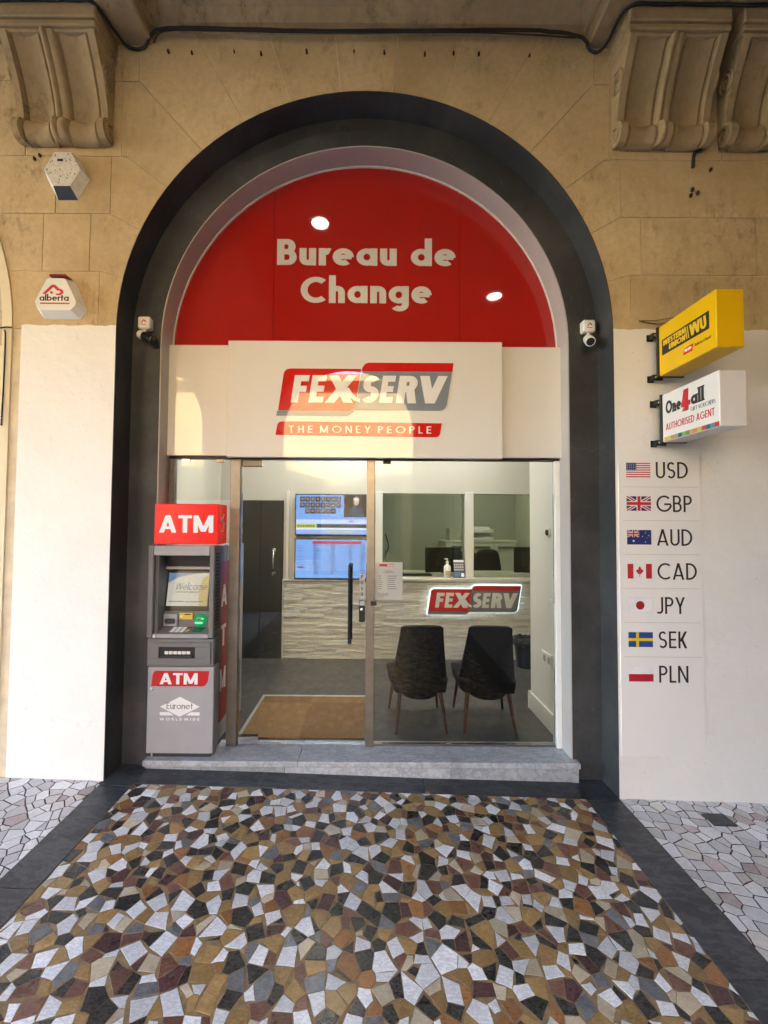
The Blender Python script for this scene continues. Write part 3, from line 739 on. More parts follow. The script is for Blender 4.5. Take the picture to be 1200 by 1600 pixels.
for z0, z1, d in ((6.95,7.1,.15), (7.1,7.35,.35)): mb.box(-22.1, 22.1, FY-.1, FY+d, z0, z1)
mb.build('string_course', FAC, ob)
DK = M('dark_window_glass', (.03,.035,.04), .08)
SHG = M('green_shutter_paint', (.05,.12,.08), .5)
for k in range(-6, 7):
    for z0, z1 in ((4.75,6.5), (.2,3.2)):
        if z0 > 4 and -6.5 < k*3.1+.6 < 2: continue
        x = k*3.1+.6; f = keep(MB().box(x-.55, x+.55, FY-.02, FY+.03, z0, z1).build('window', DK, ob))
        mb = MB(); mb.box(x-.72, x-.55, FY-.02, FY+.12, z0-.12, z1+.15); mb.box(x+.55, x+.72, FY-.02, FY+.12, z0-.12, z1+.15); mb.box(x-.8, x+.8, FY-.02, FY+.2, z1+.15, z1+.35); mb.build('frame', FAC, f)
        if z0 > 4: mb = MB(); mb.box(x-.05, x+.05, FY, FY+.06, z0, z1); mb.build('shutter', SHG, f)
# ------------------------------------------------------------------ stone step
STEPM = marble('grey_step_limestone', (.36,.375,.40), (.48,.495,.52), (.15,.16,.18), .5, .5, 9)
step = thing('stone_step', 'worn grey marble doorstep with dark spots under the shop door', 'step', (0, 2.5, .05))
for a, b in ((-1.336,-.42),(-.42,1.243)):
    mb = MB(); mb.bbox(a+.0008, b-.0008, 2.452, 2.70, FL-.034, FL, .004); mb.build('tread', STEPM, step)
for a, b in ((-1.328,-.50),(-.50,.48),(.48,1.236)):
    mb = MB(); mb.bbox(a+.0008, b-.0008, 2.463, 2.60, -.06, FL-.0345, .003); mb.build('riser', STEPM, step)

# ------------------------------------------------------------------ shop interior
WALLI = painted('shop_wall_paint', (.63,.60,.53), (.42,.40,.34), .12, .6, 1.5, .08)
WALLW = painted('white_interior_paint', (.76,.75,.70), (.5,.46,.4), .12, .5, 1.5, .08)
FLOORI = marble('grey_vinyl_floor', (.052,.051,.049), (.092,.090,.086), (.13,.127,.12), .25, .38, 2.2)
OFFW = painted('office_wall_paint', (.43,.43,.38), (.3,.3,.26), .12, .7, 1.5, .05)
struct(MB().box(-1.62, 2.55, 2.70, YB+.3, FL-.1, FL).build('shop_floor', FLOORI))
struct(MB().box(-1.75, 2.75, Y2+.055, 7.5, 2.86, 2.98).build('shop_ceiling', WALLW))
struct(MB().box(-1.75, -1.60, Y2+.065, 7.3, FL-.1, 2.86).build('shop_wall_left', WALLI))
struct(MB().box(2.50, 2.65, Y2+.065, 7.3, FL-.1, 2.86).build('shop_wall_right', WALLI))
bw = keep(struct(MB().box(-1.6, .045, YB+.02, YB+.14, FL, 2.86).build('shop_wall_back', WALLI)))
mb = MB(); mb.box(.045, 2.5, YB+.02, YB+.14, 1.885, 2.86); mb.build('window_head', WALLI, bw)
struct(MB().box(-1.6, 2.5, 7.1, 7.25, FL-.1, 2.86).build('office_wall_back', OFFW))
struct(MB().box(-1.6, 2.5, YB+.3, 7.1, FL-.1, FL-.002).build('office_floor', FLOORI))
struct(MB().box(-.2, -.08, YB+.14, 7.1, FL, 2.86).build('office_wall_left', OFFW))
# short wall at the right-hand end of the glazing
stub = keep(struct(MB().box(1.232, 1.30, Y2+.005, 3.18, FL, 2.86).build('end_wall', WALLW)))
mb = MB(); mb.bbox(1.218, 1.2315, Y2+.02, 3.17, FL+.001, .285, .004); mb.build('skirting', WHITEP, stub)
mb = MB(); mb.bbox(1.214, 1.315, 3.1805, 3.196, FL+.001, .285, .004); mb.build('skirting', WHITEP, stub)
mb = MB(); mb.box(1.30, 2.5, 3.00, 3.06, FL, 2.86); struct(mb.build('cupboard_partition', WALLI))
so = thing('wall_socket', 'white double power socket low on the white end wall inside the glass', 'socket', (1.23, 2.86, .62))
mb = MB(); mb.bbox(1.222, 1.2315, 2.80, 2.95, .575, .665, .003); mb.build('plate', WHITEP, so)
for y in (2.835, 2.905): mb = MB(); mb.bbox(1.2205, 1.2225, y-.018, y+.018, .60, .645, .001); mb.build('outlet', GREYP, so)
kp = thing('door_sensor', 'black oval sensor in a white ring on the end wall inside the glass', 'sensor', (1.23, 2.83, 1.50))
mb = MB(); mb.lathe([(.034,.0),(.034,-.008),(.026,-.012)], 1.2318, 2.84, 1.50, 24, axis='X'); mb.build('plate', WHITEP, kp)
mb = MB(); mb.lathe([(.021,-.010),(.021,-.018),(.012,-.022)], 1.2318, 2.84, 1.50, 20, axis='X'); mb.build('lens', BLACKM, kp)

# counter with split-face stone cladding
SF = limestone('split_face_stone', (.70,.66,.58), (.80,.77,.71), .05)
CTOP = M('pale_counter_top', (.66,.62,.52), .35)
ct = thing('counter', 'pale split-face stone counter wall running across the back of the shop', 'counter', (.8, YB, FL))
mb = MB(); mb.box(-.912, 2.5, YB+.0, YB+.019, FL, .955); mb.build('backing', M('stone_gap_shade', (.30,.27,.21), .9), ct)
mb = MB(); rs = random.Random(4); z = FL+.001; row = 0
while z < .945:
    h = rs.choice((.016,.02,.024,.03)); h = min(h, .953-z); x = -.910-rs.uniform(0,.1)
    while x < 2.49:
        l = rs.uniform(.10,.34); a, b = max(x, -.910), min(x+l, 2.495); d = rs.uniform(.006,.030)
        if b-a > .01:
            n = 3; y = YB-d
            vs = []
            for i in range(n+1):
                xx = a+.001+(b-a-.002)*i/n; dd = rs.uniform(-.006,.006)
                vs += [(xx, YB+.001, z+.001), (xx, y+dd, z+.002), (xx, y+dd+rs.uniform(-.004,.004), z+h-.002), (xx, YB+.001, z+h-.001)]
            mb.add(vs, [(4*i+k, 4*i+4+k, 4*i+5+k, 4*i+1+k) for i in range(n) for k in range(3)] + [(0,1,2,3), (4*n+3,4*n+2,4*n+1,4*n)])
        x += l
    z += h
struct(fixn(mb.build('stone_strips', SF, ct)), 'stuff')
mb = MB(); mb.bbox(-.915, 2.5, YB-.038, YB+.019, .956, .972, .003); mb.bbox(.03, 2.5, YB-.07, YB+.40, .9725, 1.000, .004); mb.build('counter_top', CTOP, ct)
mb = MB(); mb.bbox(-.925, -.9125, YB-.03, YB+.019, FL, .972, .002); mb.build('end_trim', CTOP, ct)
# transaction windows
tw = thing('transaction_window', 'two glazed transaction windows with white posts above the counter', 'window', (.9, YB, 1.0))
for a, b in ((.046,.122),(.995,1.083),(2.0,2.06)): mb = MB(); mb.bbox(a, b, YB-.005, YB+.145, 1.0005, 1.9, .004); mb.build('post', WALLW, tw)
for a, b in ((.122,.995),(1.083,2.0)):
    mb = MB(); mb.box(a, b, YB+.06, YB+.07, 1.0005, 1.884); mb.build('pane', GLASS2, tw)
# dark inner door
DD = M('dark_grey_door', (.030,.029,.026), .45, var=.2, vs=3)
dd = thing('inner_door', 'dark grey double door with a steel pull handle left of the wall screens', 'door', (-1.15, YB, FL))
mb = MB(); mb.box(-1.44, -.9265, YB-.006, YB+.0195, FL+.001, 1.80); mb.build('frame', M('door_frame_dark', (.02,.019,.017), .5), dd)
lf = None
for a, b in ((-1.432,-1.162),(-1.158,-.936)):
    mb = MB(); mb.bbox(a, b, YB-.02, YB+.0, FL+.004, 1.79, .003); lf = keep(mb.build('leaf', DD, dd))
mb = MB(); mb.tube([(-1.015,YB-.02,1.275),(-1.015,YB-.055,1.275),(-1.015,YB-.06,1.18),(-1.015,YB-.055,1.09),(-1.015,YB-.02,1.09)], .009, 8); mb.build('handle', CHROME, lf, smooth=True)
for z, r in ((1.278,.022),(1.03,.02)): mb = MB(); mb.lathe([(r,0),(r,-.008),(r*.6,-.011)], -1.015, YB-.02, z, 18, axis='Y'); mb.build('rose', CHROME, lf)
tr = thing('wall_trunking', 'pale vertical cable trunking between the inner door and the screens', 'trunking', (-.86,YB,1.0))
mb = MB(); mb.bbox(-.895, -.868, YB-.0, YB+.0195, .975, 1.9, .002); mb.build('cover', WALLW, tr)

# wall screens
def screen(name, x0, x1, z0, z1, label, bg, s):
    t = thing(name, label, 'screen', ((x0+x1)/2, YB, z0))
    mb = MB(); mb.bbox(x0, x1, YB-.045, YB+.01, z0, z1, .004); mb.build('casing', BLACKM, t)
    p = keep(MB().box(x0+.010, x1-.010, YB-.0462, YB-.044, z0+.014, z1-.010).build('display', EM(name+'_blue', bg, s), t)); return t, p
TS = .080
def scr(p, x0, x1, z0, z1, c, nm='picture', d=.0006, s=TS):
    mb = MB(); mb.box(x0, x1, YB-.0462-d, YB-.0458, z0, z1); return mb.build(nm, EM('screen_'+'_'.join(str(int(v*99)) for v in c), c, s), p)
t1, p1 = screen('wall_screen', -.796, -.022, 1.432, 1.868, 'upper wall screen showing a grid of small portraits and a suited speaker', (.22,.42,.92), TS*.95)
rs = random.Random(3)
for r_, n in ((0,8),(1,8),(2,6)):
    for k in range(n):
        xx = -.745+(.0 if n == 8 else .054)+k*.054; zz = 1.785-r_*.062
        base = rs.choice(((.10,.05,.04),(.16,.10,.08),(.05,.04,.05),(.22,.16,.15)))
        scr(p1, xx, xx+.049, zz, zz+.055, base, 'portrait', .0006, .05)
        mb = MB(); mb.prism(disc(xx+.0245, zz+.030, .012, 10, .015), YB-.0476, YB-.0467); mb.build('portrait', EM('screen_skin%d' % rs.randrange(3), rs.choice(((.5,.33,.26),(.42,.27,.20),(.55,.40,.33))), .05), p1)
scr(p1, -.285, -.032, 1.625, 1.858, (.035,.012,.010), 'speaker_picture')
scr(p1, -.282, -.235, 1.64, 1.85, (.07,.025,.012), 'curtain', .0009)
for poly, c, nm in (([(-.245,1.63),(-.07,1.63),(-.085,1.715),(-.125,1.745),(-.185,1.745),(-.23,1.715)], (.035,.042,.075), 'suit'), (disc(-.157,1.785,.030,16,.038), (.42,.26,.19), 'face'),
                    ([(-.172,1.745),(-.142,1.745),(-.152,1.68)], (.6,.6,.65), 'shirt'), (disc(-.157,1.814,.032,14,.020), (.5,.48,.47), 'hair'), ([(-.19,1.63),(-.12,1.63),(-.13,1.655),(-.18,1.655)], (.5,.33,.26), 'hands')):
    mb = MB(); mb.prism(poly, YB-.0484-rs.uniform(0,.0008), YB-.0472); mb.build(nm, EM('screen_'+nm, c, .12), p1)
scr(p1, -.785, -.032, 1.555, 1.60, (.55,.66,.95), 'caption_band'); scr(p1, -.785, -.57, 1.515, 1.552, (.62,.66,.10), 'ticker'); scr(p1, -.565, -.032, 1.515, 1.552, (.05,.05,.06), 'ticker')
scr(p1, -.785, -.032, 1.493, 1.512, (.75,.80,.90), 'ticker'); scr(p1, -.785, -.032, 1.452, 1.488, (.30,.45,.85), 'caption_band'); scr(p1, -.46, -.18, 1.462, 1.478, (.60,.62,.12), 'caption')
scr(p1, -.23, -.18, 1.575, 1.59, (.7,.02,.02), 'caption')
for k in range(7): scr(p1, -.77+k*.027, -.755+k*.027, 1.522, 1.545, (.03,.03,.02), 'ticker_text', .001)
t2, p2 = screen('wall_screen', -.796, -.022, .978, 1.400, 'lower wall screen with a pale blue table of exchange rates under the portrait screen', (.26,.46,.92), TS)
scr(p2, -.61, -.10, 1.345, 1.375, (.55,.03,.05), 'header_band')
for k in range(11):
    z = 1.32-k*.029; scr(p2, -.61, -.05, z, z+.004, (.10,.19,.46), 'table_row')
    for x in (-.60,-.42,-.23,-.11): scr(p2, x, x+rs.uniform(.03,.06), z+.008, z+.019, (.07,.12,.30), 'table_text')
    if k < 9: scr(p2, -.775, -.70+rs.uniform(-.02,.02), z+.006, z+.013, (.12,.20,.45), 'side_text')
scr(p2, -.765, -.705, 1.095, 1.11, (.25,.02,.03), 'side_mark')

# illuminated company sign on the counter
def logo_shapes():
    u = lambda pts: [((a-600)*.001008, (300-b)*.001008) for a, b in pts]
    red = u([(62,376),(92,150),(100,128),(114,117),(135,112),(577,112),(545,335),(536,358),(520,370),(500,376)])
    grey_u = u([(50,410),(56,379),(500,379),(522,374),(541,360),(530,385),(515,400),(490,410)])
    grey = u([(545,345),(578,150),(586,136),(604,130),(1146,130),(1115,330),(1107,352),(1092,366),(1070,372),(536,372)])
    top = u([(580,127),(588,100),(602,80),(625,72),(1156,72),(1148,127)])
    tagl = u([(47,530),(60,462),(70,450),(86,446),(1084,452),(1072,520),(1064,534),(1048,540)])
    return red, grey_u, grey, top, tagl
LOGO_LET = (('F',140,232,0),('E',250,340,0),('X',352,528,0),('S',572,680,0),('E',690,772,0),('R',795,922,0),('V',922,1094,0))
def logo(parent, T, mats, d0, letter_h=173, base_v=328):
    red, gu, gr, tp_, tg = logo_shapes()
    for nm, p, m, k in (('red_panel', red, mats[0], 1.0), ('grey_bar', gu, mats[1], .9), ('grey_panel', gr, mats[1], 1.25), ('red_bar', tp_, mats[0], 1.1)):
        plate(nm, p, m, parent, T, d0, d0+.003*k)
    for c, a, b, _ in LOGO_LET:
        L, W = letters(c, .185 if c == 'X' else .25, 0, 0); v, t = L[0]; wd = (b-a)*.001008; h = letter_h*.001008; sl = .145
        mb = MB(); raised(mb, [((a-600)*.001008+(px/W)*wd+sl*py*h, (300-base_v)*.001008+py*h) for px, py in v], t, lambda p, q, dd: T(p, q, d0+dd), .0062 if c != 'S' else .0058)
        if c == 'X':                                        # tail of the X swings under the S
            pts = [((a_-600)*.001008, (300-b_)*.001008) for a_, b_ in ((470,240),(500,285),(532,312),(572,324),(572,300),(546,290),(522,264),(502,232))]
            v2, t2 = union2d([pts[::-1]]); raised(mb, v2, t2, lambda p, q, dd: T(p, q, d0+dd), .0054)
        mb.build('letter', mats[2], parent)
hs = thing('counter_sign', 'backlit red and grey company name sign on the stone counter', 'sign', (1.07, YB, .73))
TH = front(YB-.060, 1.070, .722, .872)
out = [((a-600)*.001008, (300-b)*.001008) for a, b in ((44,414),(86,130),(100,112),(130,104),(570,104),(580,84),(600,66),(625,62),(1168,62),(1122,350),(1106,374),(1075,382),(545,382),(520,406),(495,416))]
plate('halo_light', out, EM('white_led_edge', (.75,.92,1.0), .16), hs, TH, -.035, -.004)
out2 = [(a*1.0, b) for a, b in out]
plate('backing_plate', [(a*.985, b*.97) for a, b in out], GREYP, hs, TH, -.004, .0)
logo(hs, TH, (M('sign_red', (.45,.02,.02), .4), M('sign_grey', (.17,.17,.17), .4), LETTERS), .0)

# ------------------------------------------------------------------ shopfront glazing
sf = thing('shopfront', 'frameless glass shopfront with bronze posts and a glass door under the white fascia', 'shopfront', (0, Y2, FL))
ZG = 1.962
for a, b in ((-.905,-.838),(-.030,.024)):
    mb = MB(); mb.bbox(a, b, Y2-.028, Y2+.028, FL, ZG, .003); mb.build('post', STEEL, sf)
mb = MB(); mb.bbox(-1.300, -1.268, Y2-.022, Y2+.022, 1.67, ZG, .003); mb.build('post', STEEL, sf)
mb = MB(); mb.bbox(1.176, 1.209, Y2-.03, Y2+.03, FL, ZG, .003); mb.build('end_trim', WHITEP, sf)
mb = MB(); mb.bbox(-1.300, 1.209, Y2-.026, Y2+.026, ZG+.001, ZG+.016, .002); mb.build('head_channel', BLACKM, sf)
mb = MB(); mb.bbox(.024, 1.176, Y2-.014, Y2+.014, FL+.0005, FL+.012, .002); mb.build('floor_channel', STEEL, sf)
mb = MB(); mb.bbox(-1.268, -.905, Y2-.005, Y2+.005, 1.70, ZG, .001); mb.build('pane', GLASS, sf)
mb = MB(); mb.bbox(.0245, 1.1755, Y2-.005, Y2+.005, FL+.0122, ZG, .001); mb.build('pane', GLASS, sf)
for x in (-1.20,-.98,.10): mb = MB(); mb.bbox(x-.025, x+.025, Y2-.012, Y2+.012, ZG-.022, ZG+.0005, .002); mb.build('glass_clip', BLACKM if x > 0 else CHROME, sf)
mb = MB(); mb.bbox(1.150, 1.1755, Y2-.014, Y2-.0052, 1.055, 1.09, .002); mb.build('glass_clip', CHROME, sf)
mb = MB(); mb.bbox(.0, .038, Y2-.046, Y2-.0285, 1.035, 1.062, .003); mb.build('lock_keep', BLACKM, sf)
dr = keep(MB().bbox(-.834, -.034, Y2-.006, Y2+.006, FL+.008, ZG-.006, .001).build('door', GLASS, sf))
for a, b, z0, z1 in ((-.833,-.705,ZG-.045,ZG-.004), (-.833,-.705,FL+.006,FL+.055)):
    mb = MB(); mb.bbox(a, b, Y2-.018, Y2+.018, z0, z1, .003); mb.build('patch_fitting', CHROME, dr)
mb = MB(); mb.tube([(-.130,Y2-.055,.80),(-.130,Y2-.055,1.292)], .0125, 14)
for z in (.93,1.18): mb.tube([(-.130,Y2-.006,z),(-.130,Y2-.05,z)], .008, 8)
mb.build('handle', M('dark_chrome_handle', (.06,.058,.055), .15, 1.0), dr, smooth=True, auto=40)
mb = MB(); mb.tube([(-.130,Y2+.055,.80),(-.130,Y2+.055,1.292)], .0125, 12); mb.build('handle', M('dark_chrome_handle', (.1,.1,.1)), dr, smooth=True, auto=40)
mb = MB(); mb.bbox(-.074, -.036, Y2-.016, Y2-.0062, .925, 1.062, .003); lk = keep(mb.build('lock_case', BLACKM, dr))
mb = MB(); mb.bbox(-.072, -.038, Y2-.018, Y2-.0155, 1.030, 1.060, .002); mb.build('lock_plate', CHROME, dr); mb = MB(); mb.lathe([(.010,0),(.010,-.008),(.005,-.010)], -.055, Y2-.016, 1.005, 14, axis='Y'); mb.build('cylinder', CHROME, dr)
mb = MB(); mb.bbox(-.072, -.040, Y2-.0078, Y2-.0062, 1.075, 1.232, .0005); mb.build('push_label', M('pale_label', (.50,.50,.52), .4), dr)
for i, c in enumerate('PUSH'): write(c, .024, (-.056, Y2-.0079, 1.200-i*.037), dr, INK, .2, align='c', d=.0006, name='push_letter')
# notice on the glass
PAPER = M('lilac_white_paper', (.84,.82,.88), .7, var=.02)
nt_ = thing('notice', 'white printed opening-hours notice taped inside the glass right of the door', 'notice', (.115, Y2, 1.06))
mb = MB(); mb.box(.030, .205, Y2+.0056, Y2+.0066, 1.062, 1.305); mb.build('sheet', PAPER, nt_)
LG = M('grey_print', (.25,.25,.30), .6)
mb = MB()
TN = front(Y2+.0054)
mb.box(.055, .105, Y2+.0050, Y2+.0055, 1.277, 1.293); mb.build('red_mark', LOGORED, nt_)
mb = MB(); mb.box(.106, .152, Y2+.0050, Y2+.0055, 1.290, 1.293); mb.box(.106, .152, Y2+.0050, Y2+.0055, 1.277, 1.279); mb.build('red_rule', LOGORED, nt_)
mb = MB(); rs = random.Random(8)
mb.box(.090, .140, Y2+.0050, Y2+.0055, 1.246, 1.250); mb.box(.080, .150, Y2+.0050, Y2+.0055, 1.236, 1.239)
for k in range(7):
    z = 1.214-k*.0135; mb.box(.050, .066+rs.uniform(0,.012), Y2+.0050, Y2+.0055, z, z+.0035); mb.box(.108, .160+rs.uniform(-.01,.01), Y2+.0050, Y2+.0055, z, z+.0035)
for k in range(4): z = 1.104-k*.008; mb.box(.042, .115-(.03 if k == 3 else 0), Y2+.0050, Y2+.0055, z, z+.0025)
mb.build('print', LG, nt_)

# fascia, main sign and red tympanum
fa = thing('fascia', 'cream white fascia panel across the arch behind the main sign', 'fascia', (0, Y2, 1.97))
mb = MB(); mb.bbox(-1.322, 1.226, 2.596, 2.640, 1.9785, 2.694, .003); mb.build('panel', SIDEW, fa)
ms = thing('shop_sign', 'large glossy white signboard with red and grey company name over the door', 'sign', (-.045, 2.56, 1.97))
keep(MB().bbox(-.912, .822, 2.555, 2.5955, 1.965, 2.706, .003).build('board', GLOSSW, ms))
TL = front(2.555, -.047, 2.338, 1.0)
logo(ms, TL, (LOGORED, LOGOGREY, LETTERW), .0)
plate('tagline_bar', logo_shapes()[4], LOGORED, ms, TL, 0, .003)
write('THE MONEY PEOPLE', .045, (-.047-.475, 2.555-.003, 2.338-.219), ms, LETTERW, .15, track=.42, d=.0025, split='letter', fit=.895)
ty = thing('arched_sign', 'red half-round glass sign with white lettering above the white fascia', 'sign', (CX, Y2, 2.66))
seam = (-.652, .572)
def seg(xa, xb):
    r = R1-.008; n = 26; top = [(xa+(xb-xa)*i/n, ZS-.004+math.sqrt(max(0, r*r-(xa+(xb-xa)*i/n-CX+.002)**2))) for i in range(n+1)]
    top = [p for p in top if p[1] > 2.655] ; poly = [(xa,2.655),(xb,2.655)] + top[::-1]
    mb = MB(); v, t = union2d([poly]); raised(mb, v, t, lambda a,b,d: Vector((a, Y2+.012-d, b)), .014); mb.build('panel', REDG, ty)
seg(CX-.002-R1+.008, seam[0]-.0012); seg(seam[0]+.0012, seam[1]-.0012); seg(seam[1]+.0012, CX-.002+R1-.008)
mb = MB(); mb.box(-1.3, 1.21, Y2+.014, Y2+.05, 2.5, 2.66); ring(mb, archpath(CX,ZS,.01,2.6), archpath(CX,ZS,R1+.1,2.6), Y2+.014, Y2+.05); mb.build('backing', BLACKM, ty)
mb = MB(); ring(mb, archpath(CX-.002, ZS-.004, R1-.012, 2.62), archpath(CX-.002, ZS-.004, R1-.0045, 2.62), Y2-.012, Y2+.010); mb.build('edge_bead', WHITEP, ty)
write('Bureau de', .174, (CX+.002, Y2-.0025, 3.250), ty, LETTERS, .222, track=.085, d=.003, align='c', split='letter', fit=1.175)
write('Change', .174, (CX+.002, Y2-.0025, 2.998), ty, LETTERS, .222, track=.085, d=.003, align='c', split='letter', fit=.86)

# ------------------------------------------------------------------ lamps
LAMP = EM('downlight_white', (1.0,.93,.80), 3.2)
def downlight(x, y, z, label, r=.075, m=LAMP, group=None, cat='lamp'):
    t = thing('downlight', label, cat, (x,y,z), group)
    mb = MB(); mb.lathe([(r+.022,0),(r+.022,-.008),(r+.002,-.016),(r+.001,-.006)], x, y, z, 28); mb.build('trim', WHITEP, t)
    mb = MB(); mb.lathe([(r,-.004),(r,-.0075)], x, y, z, 28); mb.build('lens', m, t)
for i, (x, y) in enumerate(((-.9,3.5),(.25,3.45),(1.0,3.75),(-.2,4.0))):
    downlight(x, y, 2.858, ('round ceiling downlight by the dark inner door', 'round ceiling downlight over the doormat', 'round ceiling downlight over the black chairs', 'round ceiling downlight before the wall screens')[i], .07, EM('shop_light', (1.0,.96,.88), 20), 'ceiling lights inside the shop')
for i, (x, y) in enumerate(((.7,5.6),(1.8,5.8))):
    downlight(x, y, 2.858, ('round ceiling downlight in the office over the desk', 'round ceiling downlight in the office by the cabinet')[i], .07, EM('office_light', (1.0,.96,.84), 22), 'ceiling lights in the office')
downlight(-.545, 1.17, 4.66, 'round arcade lamp reflected over the first word of the red sign', .085, LAMP, 'arcade ceiling lamps')
downlight(1.50, .33, 4.385, 'round arcade lamp reflected at the end of the red sign', .085, LAMP, 'arcade ceiling lamps')
# ------------------------------------------------------------------ cash machine
A1 = M('machine_light_grey', (.34,.34,.36), .42, var=.04); A2 = M('machine_mid_grey', (.16,.16,.165), .45, var=.04, bmp=.08, bs=500); A3 = M('machine_dark_grey', (.035,.035,.036), .45, var=.05)
ARED = M('machine_red_vinyl', (.50,.012,.012), .3, var=.05)
YA = 2.466
at = thing('cash_machine', 'grey cash machine with red lettered sign box standing left of the glass door', 'cash machine', (-1.13, 2.6, FL))
mb = MB(); mb.bbox(-1.30, -.955, YA+.03, 2.70, FL+.0005, FL+.034, .003); mb.build('plinth', A3, at)
mb = MB(); mb.bbox(-1.296, -.945, 2.53, 3.05, FL+.035, .858, .004); mb.box(-1.296, -.945, 2.715, 3.05, .858, 1.404); mb.build('rear_cabinet', A1, at)
mb = MB(); mb.bbox(-1.324, -.929, YA+.002, YA+.03, FL+.034, .690, .004); mb.bbox(-1.296, -.931, YA+.03, 2.56, FL+.036, .690, .003); ld = keep(mb.build('lower_door', A1, at))
mb = MB(); mb.lathe([(.011,0),(.011,-.003),(.006,-.004)], -1.297, YA+.002, .562, 14, axis='Y'); mb.build('lock', CHROME, ld)
plate('red_badge', [(-1.302,.578),(-.992,.578),(-.977,.586),(-.965,.605),(-.957,.688-.02),(-1.275,.668),(-1.287,.660),(-1.293,.645)], ARED, ld, front(YA+.002), 0, .0012)
write('ATM', .066, (-1.250, YA+.0005, .590), ld, LETTERW, .20, track=.07, d=.0012, split='letter', fit=.225)
TE = front(YA+.002, -1.128, .458)
plate('white_emblem', [(-.118,.0),(.0,.058),(.118,.0),(0,-.058)], LETTERW, ld, TE, 0, .0012)
for a, b in ((-.118,-.065),(.065,.118)):
    s = 1 if a > 0 else -1; plate('white_emblem', [(a,-.032),(b,-.032),(b,-.050),(a if s < 0 else a-.03,-.050)] if s > 0 else [(a,-.032),(b,-.032),(b+.03,-.050),(a,-.050)], LETTERW, ld, TE, 0, .0012)
write('Euronet', .036, (-1.128, YA+.0006, .446), ld, M('emblem_grey_ink', (.10,.10,.11), .5), .10, track=.08, d=.001, align='c', serif=.5, fit=.155)
write('WORLDWIDE', .014, (-1.128, YA+.0018, .378), ld, LETTERW, .16, track=.5, d=.001, align='c', fit=.235)
# dispenser
mb = MB(); mb.bbox(-1.330, -.931, YA-.002, YA+.028, .695, .857, .005); mb.bbox(-1.296, -.933, YA+.028, 2.56, .696, .857, .003); dp = keep(mb.build('dispenser_unit', A2, at))
mb = MB()
for a, b, c, d in ((-1.312,-.948,.812,.838),(-1.312,-.948,.712,.745),(-1.312,-1.255,.745,.812),(-1.040,-.948,.745,.812)): mb.bbox(a, b, YA-.012, YA-.002, c, d, .002)
mb.build('bezel', A2, dp)
mb = MB(); mb.box(-1.255, -1.04, YA-.0035, YA-.0021, .745, .812); mb.build('cash_slot', M('slot_black', (.006,.006,.006), .5), dp)
mb = MB(); mb.bbox(-1.24, -1.055, YA-.016, YA-.004, .750, .764, .003); mb.build('slot_lip', A3, dp)
for k in range(6): mb = MB(); mb.bbox(-1.222+k*.026, -1.199+k*.026, YA-.010, YA-.0036, .768, .787, .003); mb.build('note_roller', WHITEP, dp)
# hood
mb = MB(); mb.bbox(-1.336, -1.303, YA, YA+.03, .862, 1.412, .004); mb.bbox(-1.302, -1.286, YA+.03, 2.715, .862, 1.408, .002); mb.build('left_cheek', A2, at)
mb = MB(); mb.bbox(-.968, -.938, YA, 2.56, .862, 1.412, .005); mb.bbox(-.964, -.946, 2.56, 2.715, .862, 1.408, .002); ck = keep(mb.build('right_cheek', A2, at))
for k in range(22): mb = MB(); z = .905+k*.0215; mb.bbox(-.9385, -.9345, YA+.022, 2.55, z, z+.012, .001); mb.build('vent_rib', A3, ck)
mb = MB(); mb.bbox(-1.303, -.968, YA, YA+.03, 1.352, 1.411, .004); mb.bbox(-1.286, -.968, YA+.03, 2.715, 1.362, 1.407, .002); mb.build('visor', A1, at)
mb = MB(); mb.add([(-1.286,2.60,1.275),(-.968,2.60,1.275),(-.968,2.58,1.362),(-1.286,2.58,1.362)], [(0,1,2,3)]); mb.build('inner_back', A3, at)
mb = MB(); mb.bbox(-1.284, -.969, 2.575, 2.60, 1.258, 1.275, .003); mb.build('light_bar', M('pale_bar', (.45,.42,.38), .4), at)
def tilt(x, z, d=0):                                        # the screen leans back
    k = (z-1.01)/.25; return Vector((x, 2.575+.045*k-d, z))
mb = MB(); mb.add([tilt(-1.286,1.0),tilt(-.968,1.0),tilt(-.968,1.262),tilt(-1.286,1.262)], [(0,1,2,3)]); mb.build('screen_bezel', M('screen_bezel_black', (.012,.012,.013), .3), at)
SC = lambda a, b, d: tilt(a, b, .001+d)
scn = keep(plate('display', [(-1.278,1.030),(-1.022,1.030),(-1.022,1.232),(-1.278,1.232)], EM('atm_screen_pale', (.80,.78,.66), .040), at, SC, 0, .0006))
plate('screen_swoosh', [(-1.278,1.168),(-1.22,1.205),(-1.13,1.225),(-1.06,1.232),(-1.278,1.232)], EM('atm_screen_blue', (.22,.36,.62), .036), scn, SC, .0008, .0012)
plate('screen_gold', [(-1.075,1.030),(-1.022,1.030),(-1.022,1.222),(-1.06,1.20),(-1.08,1.13)], EM('atm_screen_gold', (.80,.62,.26), .036), scn, SC, .0008, .0012)
L, W = letters('Welcome', .09, .2, .09); mb = MB()
for v, t in L: raised(mb, v, t, lambda a, b, d: tilt(-1.232+a*.040, 1.128+b*.043, .0022+d), .0006)
mb.build('screen_text', EM('atm_screen_ink', (.18,.24,.40), .022), scn)
for a, b, z in ((-1.228,-1.08,1.112),(-1.265,-1.17,1.055),(-1.16,-1.05,1.053)): plate('screen_text', [(a,z),(b,z),(b,z+.006),(a,z+.006)], EM('atm_screen_ink2', (.45,.46,.45), .025), scn, SC, .0014, .002)
mb = MB(); mb.add([(-1.286,2.572,.905),(-.968,2.572,.905),(-.968,2.576,1.0),(-1.286,2.576,1.0)], [(0,1,2,3)]); mb.build('control_panel', A2, at)
